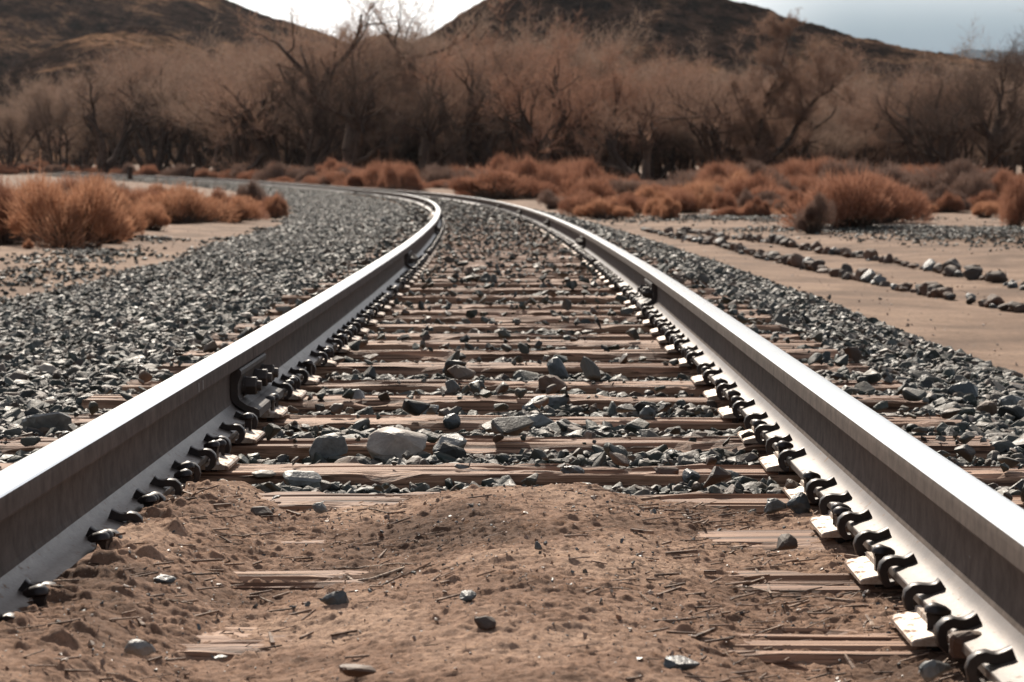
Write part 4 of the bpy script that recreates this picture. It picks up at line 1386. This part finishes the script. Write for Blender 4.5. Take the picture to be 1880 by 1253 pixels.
# ------------------------------------------------------------------ hills
def hill(name, sil, yc, y0, y1, seed, rel=1.0, nx=420, ny=260):
    px = np.array([p[0] for p in sil], float); py = np.array([p[1] for p in sil], float)
    X = (px - 940) / FPX * yc; Hh = CAMZ + (331.8 - py) / FPX * yc
    xs = np.linspace(X[0], X[-1], nx); ys = np.linspace(y0, y1, ny)
    GX, GY = np.meshgrid(xs, ys)
    # soften the silhouette by averaging nearby samples of the control line
    H = sum(np.interp(xs + o, X, Hh) for o in (-10, -5, 0, 5, 10)) / 5
    t = np.clip((GY - y0) / (yc - y0), 0, 1); tb = np.clip((GY - yc) / (y1 - yc), 0, 1)
    f = np.where(GY < yc, np.sin(t * np.pi / 2) ** 2.0, np.cos(tb * np.pi / 2) ** 1.2)
    gully = np.abs(fbm(GX * .014 + GY * .004, GY * .006, 3, seed)) * 16
    n = fbm(GX * .02, GY * .02, 5, seed + 4) * 13
    Z = H[None, :] * f - (gully - 2.5) * rel * np.sin(np.pi * np.clip(f, 0, 1)) * .9 + n * rel * np.clip(f * 3, 0, 1) * (.18 + .9 * (1 - f)) \
        + fbm(GX * .14, GY * .14, 4, seed + 9) * 1.8 * rel * np.clip(f * 2, 0, 1) + np.abs(fbm(GX * .5, GY * .5, 2, seed + 2)) * .9 * rel
    Z -= 3 * (1 - np.clip(f * 6, 0, 1))
    tag(link(name, npmesh(name, np.stack([GX, GY, Z], -1).reshape(-1, 3), grid(nx, ny), [M_MTN if name == 'mountain' else M_HILL], smooth=True)), kind='structure')


hill('hill', [(560, 330), (640, 200), (700, 120), (780, 78), (830, 46), (880, 10), (930, -14), (1010, -28), (1150, -34), (1230, -12), (1300, 3), (1380, 30), (1480, 64), (1600, 97), (1700, 114), (1780, 123), (1880, 140), (2050, 180), (2300, 300)],
     820, 545, 1200, 71)
hill('hill', [(-700, 40), (-300, -90), (0, -70), (200, -45), (330, -22), (395, -2), (430, 12), (500, 38), (570, 55), (640, 84), (700, 110), (800, 200), (900, 300)], 1300, 760, 1900, 81)
hill('hill', [(-500, 300), (-200, 260), (-40, 220), (30, 165), (120, 100), (200, 66), (260, 58), (310, 62), (350, 84), (420, 108), (500, 150), (600, 230), (700, 310)], 900, 560, 1150, 91, rel=.8)
hill('hill', [(560, 300), (620, 130), (660, 84), (700, 68), (740, 72), (790, 110), (900, 260)], 1500, 1100, 1800, 99, rel=.8)
hill('mountain', [(1100, 300), (1250, 200), (1400, 156), (1520, 132), (1600, 124), (1700, 108), (1760, 99), (1820, 103), (1900, 108), (2050, 88), (2300, 134), (2600, 250)], 9000, 5500, 14000, 111, rel=6, nx=240, ny=100)

# ------------------------------------------------------------------ air
m = bpy.data.materials.new('haze_air'); m.use_nodes = True
nt = m.node_tree; nt.nodes.clear()
out = nt.nodes.new('ShaderNodeOutputMaterial'); pv = nt.nodes.new('ShaderNodeVolumePrincipled')
pv.inputs['Color'].default_value = (.80, .87, .95, 1); pv.inputs['Density'].default_value = .00002; pv.inputs['Anisotropy'].default_value = .3
nt.links.new(pv.outputs[0], out.inputs['Volume'])
hx = np.array([[x, y, z] for x in (-7000, 9000) for y in (-60, 15000) for z in (-12, 1900)], float)
tag(link('haze', npmesh('haze', hx, np.array([[0, 1, 3, 2], [4, 6, 7, 5], [0, 4, 5, 1], [2, 3, 7, 6], [0, 2, 6, 4], [1, 5, 7, 3]]), [m])), kind='stuff')

# ------------------------------------------------------------------ light, sky
SUN_AZ, SUN_EL = math.radians(-12), math.radians(38)     # azimuth from +Y, negative = left
sd = Vector((math.sin(SUN_AZ) * math.cos(SUN_EL), math.cos(SUN_AZ) * math.cos(SUN_EL), math.sin(SUN_EL)))
L = bpy.data.lights.new('sun', 'SUN'); L.energy = 5.0; L.angle = math.radians(.6); L.color = (1, .91, .79)
lo = bpy.data.objects.new('sun', L); COL.objects.link(lo); lo.rotation_euler = (-sd).to_track_quat('-Z', 'Y').to_euler()

w = bpy.data.worlds.new('World'); sc.world = w; w.use_nodes = True
nt = w.node_tree; bg = nt.nodes['Background']
sky = nt.nodes.new('ShaderNodeTexSky'); sky.sky_type = 'NISHITA'; sky.sun_disc = False
sky.sun_elevation = SUN_EL; sky.sun_rotation = SUN_AZ; sky.dust_density = 1.2; sky.air_density = 1.0
tc = nt.nodes.new('ShaderNodeTexCoord')
# thin bright cloud veil around the sun side, a slate blue bank low on the right
sep = nt.nodes.new('ShaderNodeSeparateXYZ'); nt.links.new(tc.outputs['Generated'], sep.inputs[0])
nz = N(nt, 'ShaderNodeTexNoise', inp={'Scale': 5.0, 'Detail': 6, 'Roughness': .6}); nt.links.new(tc.outputs['Generated'], nz.inputs['Vector'])
ma = N(nt, 'ShaderNodeMath', operation='MULTIPLY_ADD', inp={1: .06}); nt.links.new(nz.outputs['Fac'], ma.inputs[0]); nt.links.new(sep.outputs['Z'], ma.inputs[2])
band = ramp(nt, [(.0, (.7, .7, .7)), (.06, (1, 1, 1)), (.16, (.95, .95, .95)), (.21, (.5, .5, .5)), (.26, (.08, .08, .08)), (.5, (.0, .0, .0))], ma.outputs[0])
my = N(nt, 'ShaderNodeMapRange', interpolation_type='SMOOTHSTEP', inp={'From Min': .55, 'From Max': .85, 'To Min': 0, 'To Max': 1}); nt.links.new(sep.outputs['Y'], my.inputs[0])
mb = N(nt, 'ShaderNodeMath', operation='MULTIPLY'); nt.links.new(band.outputs[0], mb.inputs[0]); nt.links.new(my.outputs[0], mb.inputs[1])
soft = mix(nt, sky.outputs[0], (3.2, 3.1, 2.95), .5)
veil = mix(nt, soft, (13.0, 12.7, 12.3), mb.outputs[0])
# right-hand bank: by x direction and elevation
mx = N(nt, 'ShaderNodeMapRange', interpolation_type='SMOOTHSTEP', inp={'From Min': .02, 'From Max': .15, 'To Min': 0, 'To Max': 1}); nt.links.new(sep.outputs['X'], mx.inputs[0])
mz = N(nt, 'ShaderNodeMapRange', interpolation_type='SMOOTHSTEP', inp={'From Min': .13, 'From Max': .06, 'To Min': 0, 'To Max': 1}); nt.links.new(sep.outputs['Z'], mz.inputs[0])
mm = N(nt, 'ShaderNodeMath', operation='MULTIPLY'); nt.links.new(mx.outputs[0], mm.inputs[0]); nt.links.new(mz.outputs[0], mm.inputs[1])
rz_ = ramp(nt, [(.035, (.45, .95, 1.4)), (.085, (1.7, 2.4, 2.8)), (.2, (5, 5.6, 6.0))], sep.outputs['Z'])
allc = mix(nt, veil, rz_.outputs[0], mm.outputs[0])
nt.links.new(allc, bg.inputs['Color']); bg.inputs['Strength'].default_value = .10

# ------------------------------------------------------------------ camera
cam = bpy.data.cameras.new('camera'); cam.sensor_width = 36; cam.lens = FPX / W0 * 36; cam.clip_end = 30000; cam.clip_start = .05
co = bpy.data.objects.new('camera', cam); COL.objects.link(co)
co.location = (0, 0, CAMZ); co.rotation_euler = (math.pi / 2 - PITCH, 0, 0)
cam.dof.use_dof = True; cam.dof.focus_distance = 5.0; cam.dof.aperture_fstop = 11.5
sc.camera = co
sc.view_settings.view_transform = 'Standard'; sc.view_settings.look = 'None'
sc.view_settings.exposure = 0.56; sc.view_settings.gamma = 1
sc.cycles.max_bounces = 6; sc.cycles.transparent_max_bounces = 4
sc.cycles.use_denoising = True
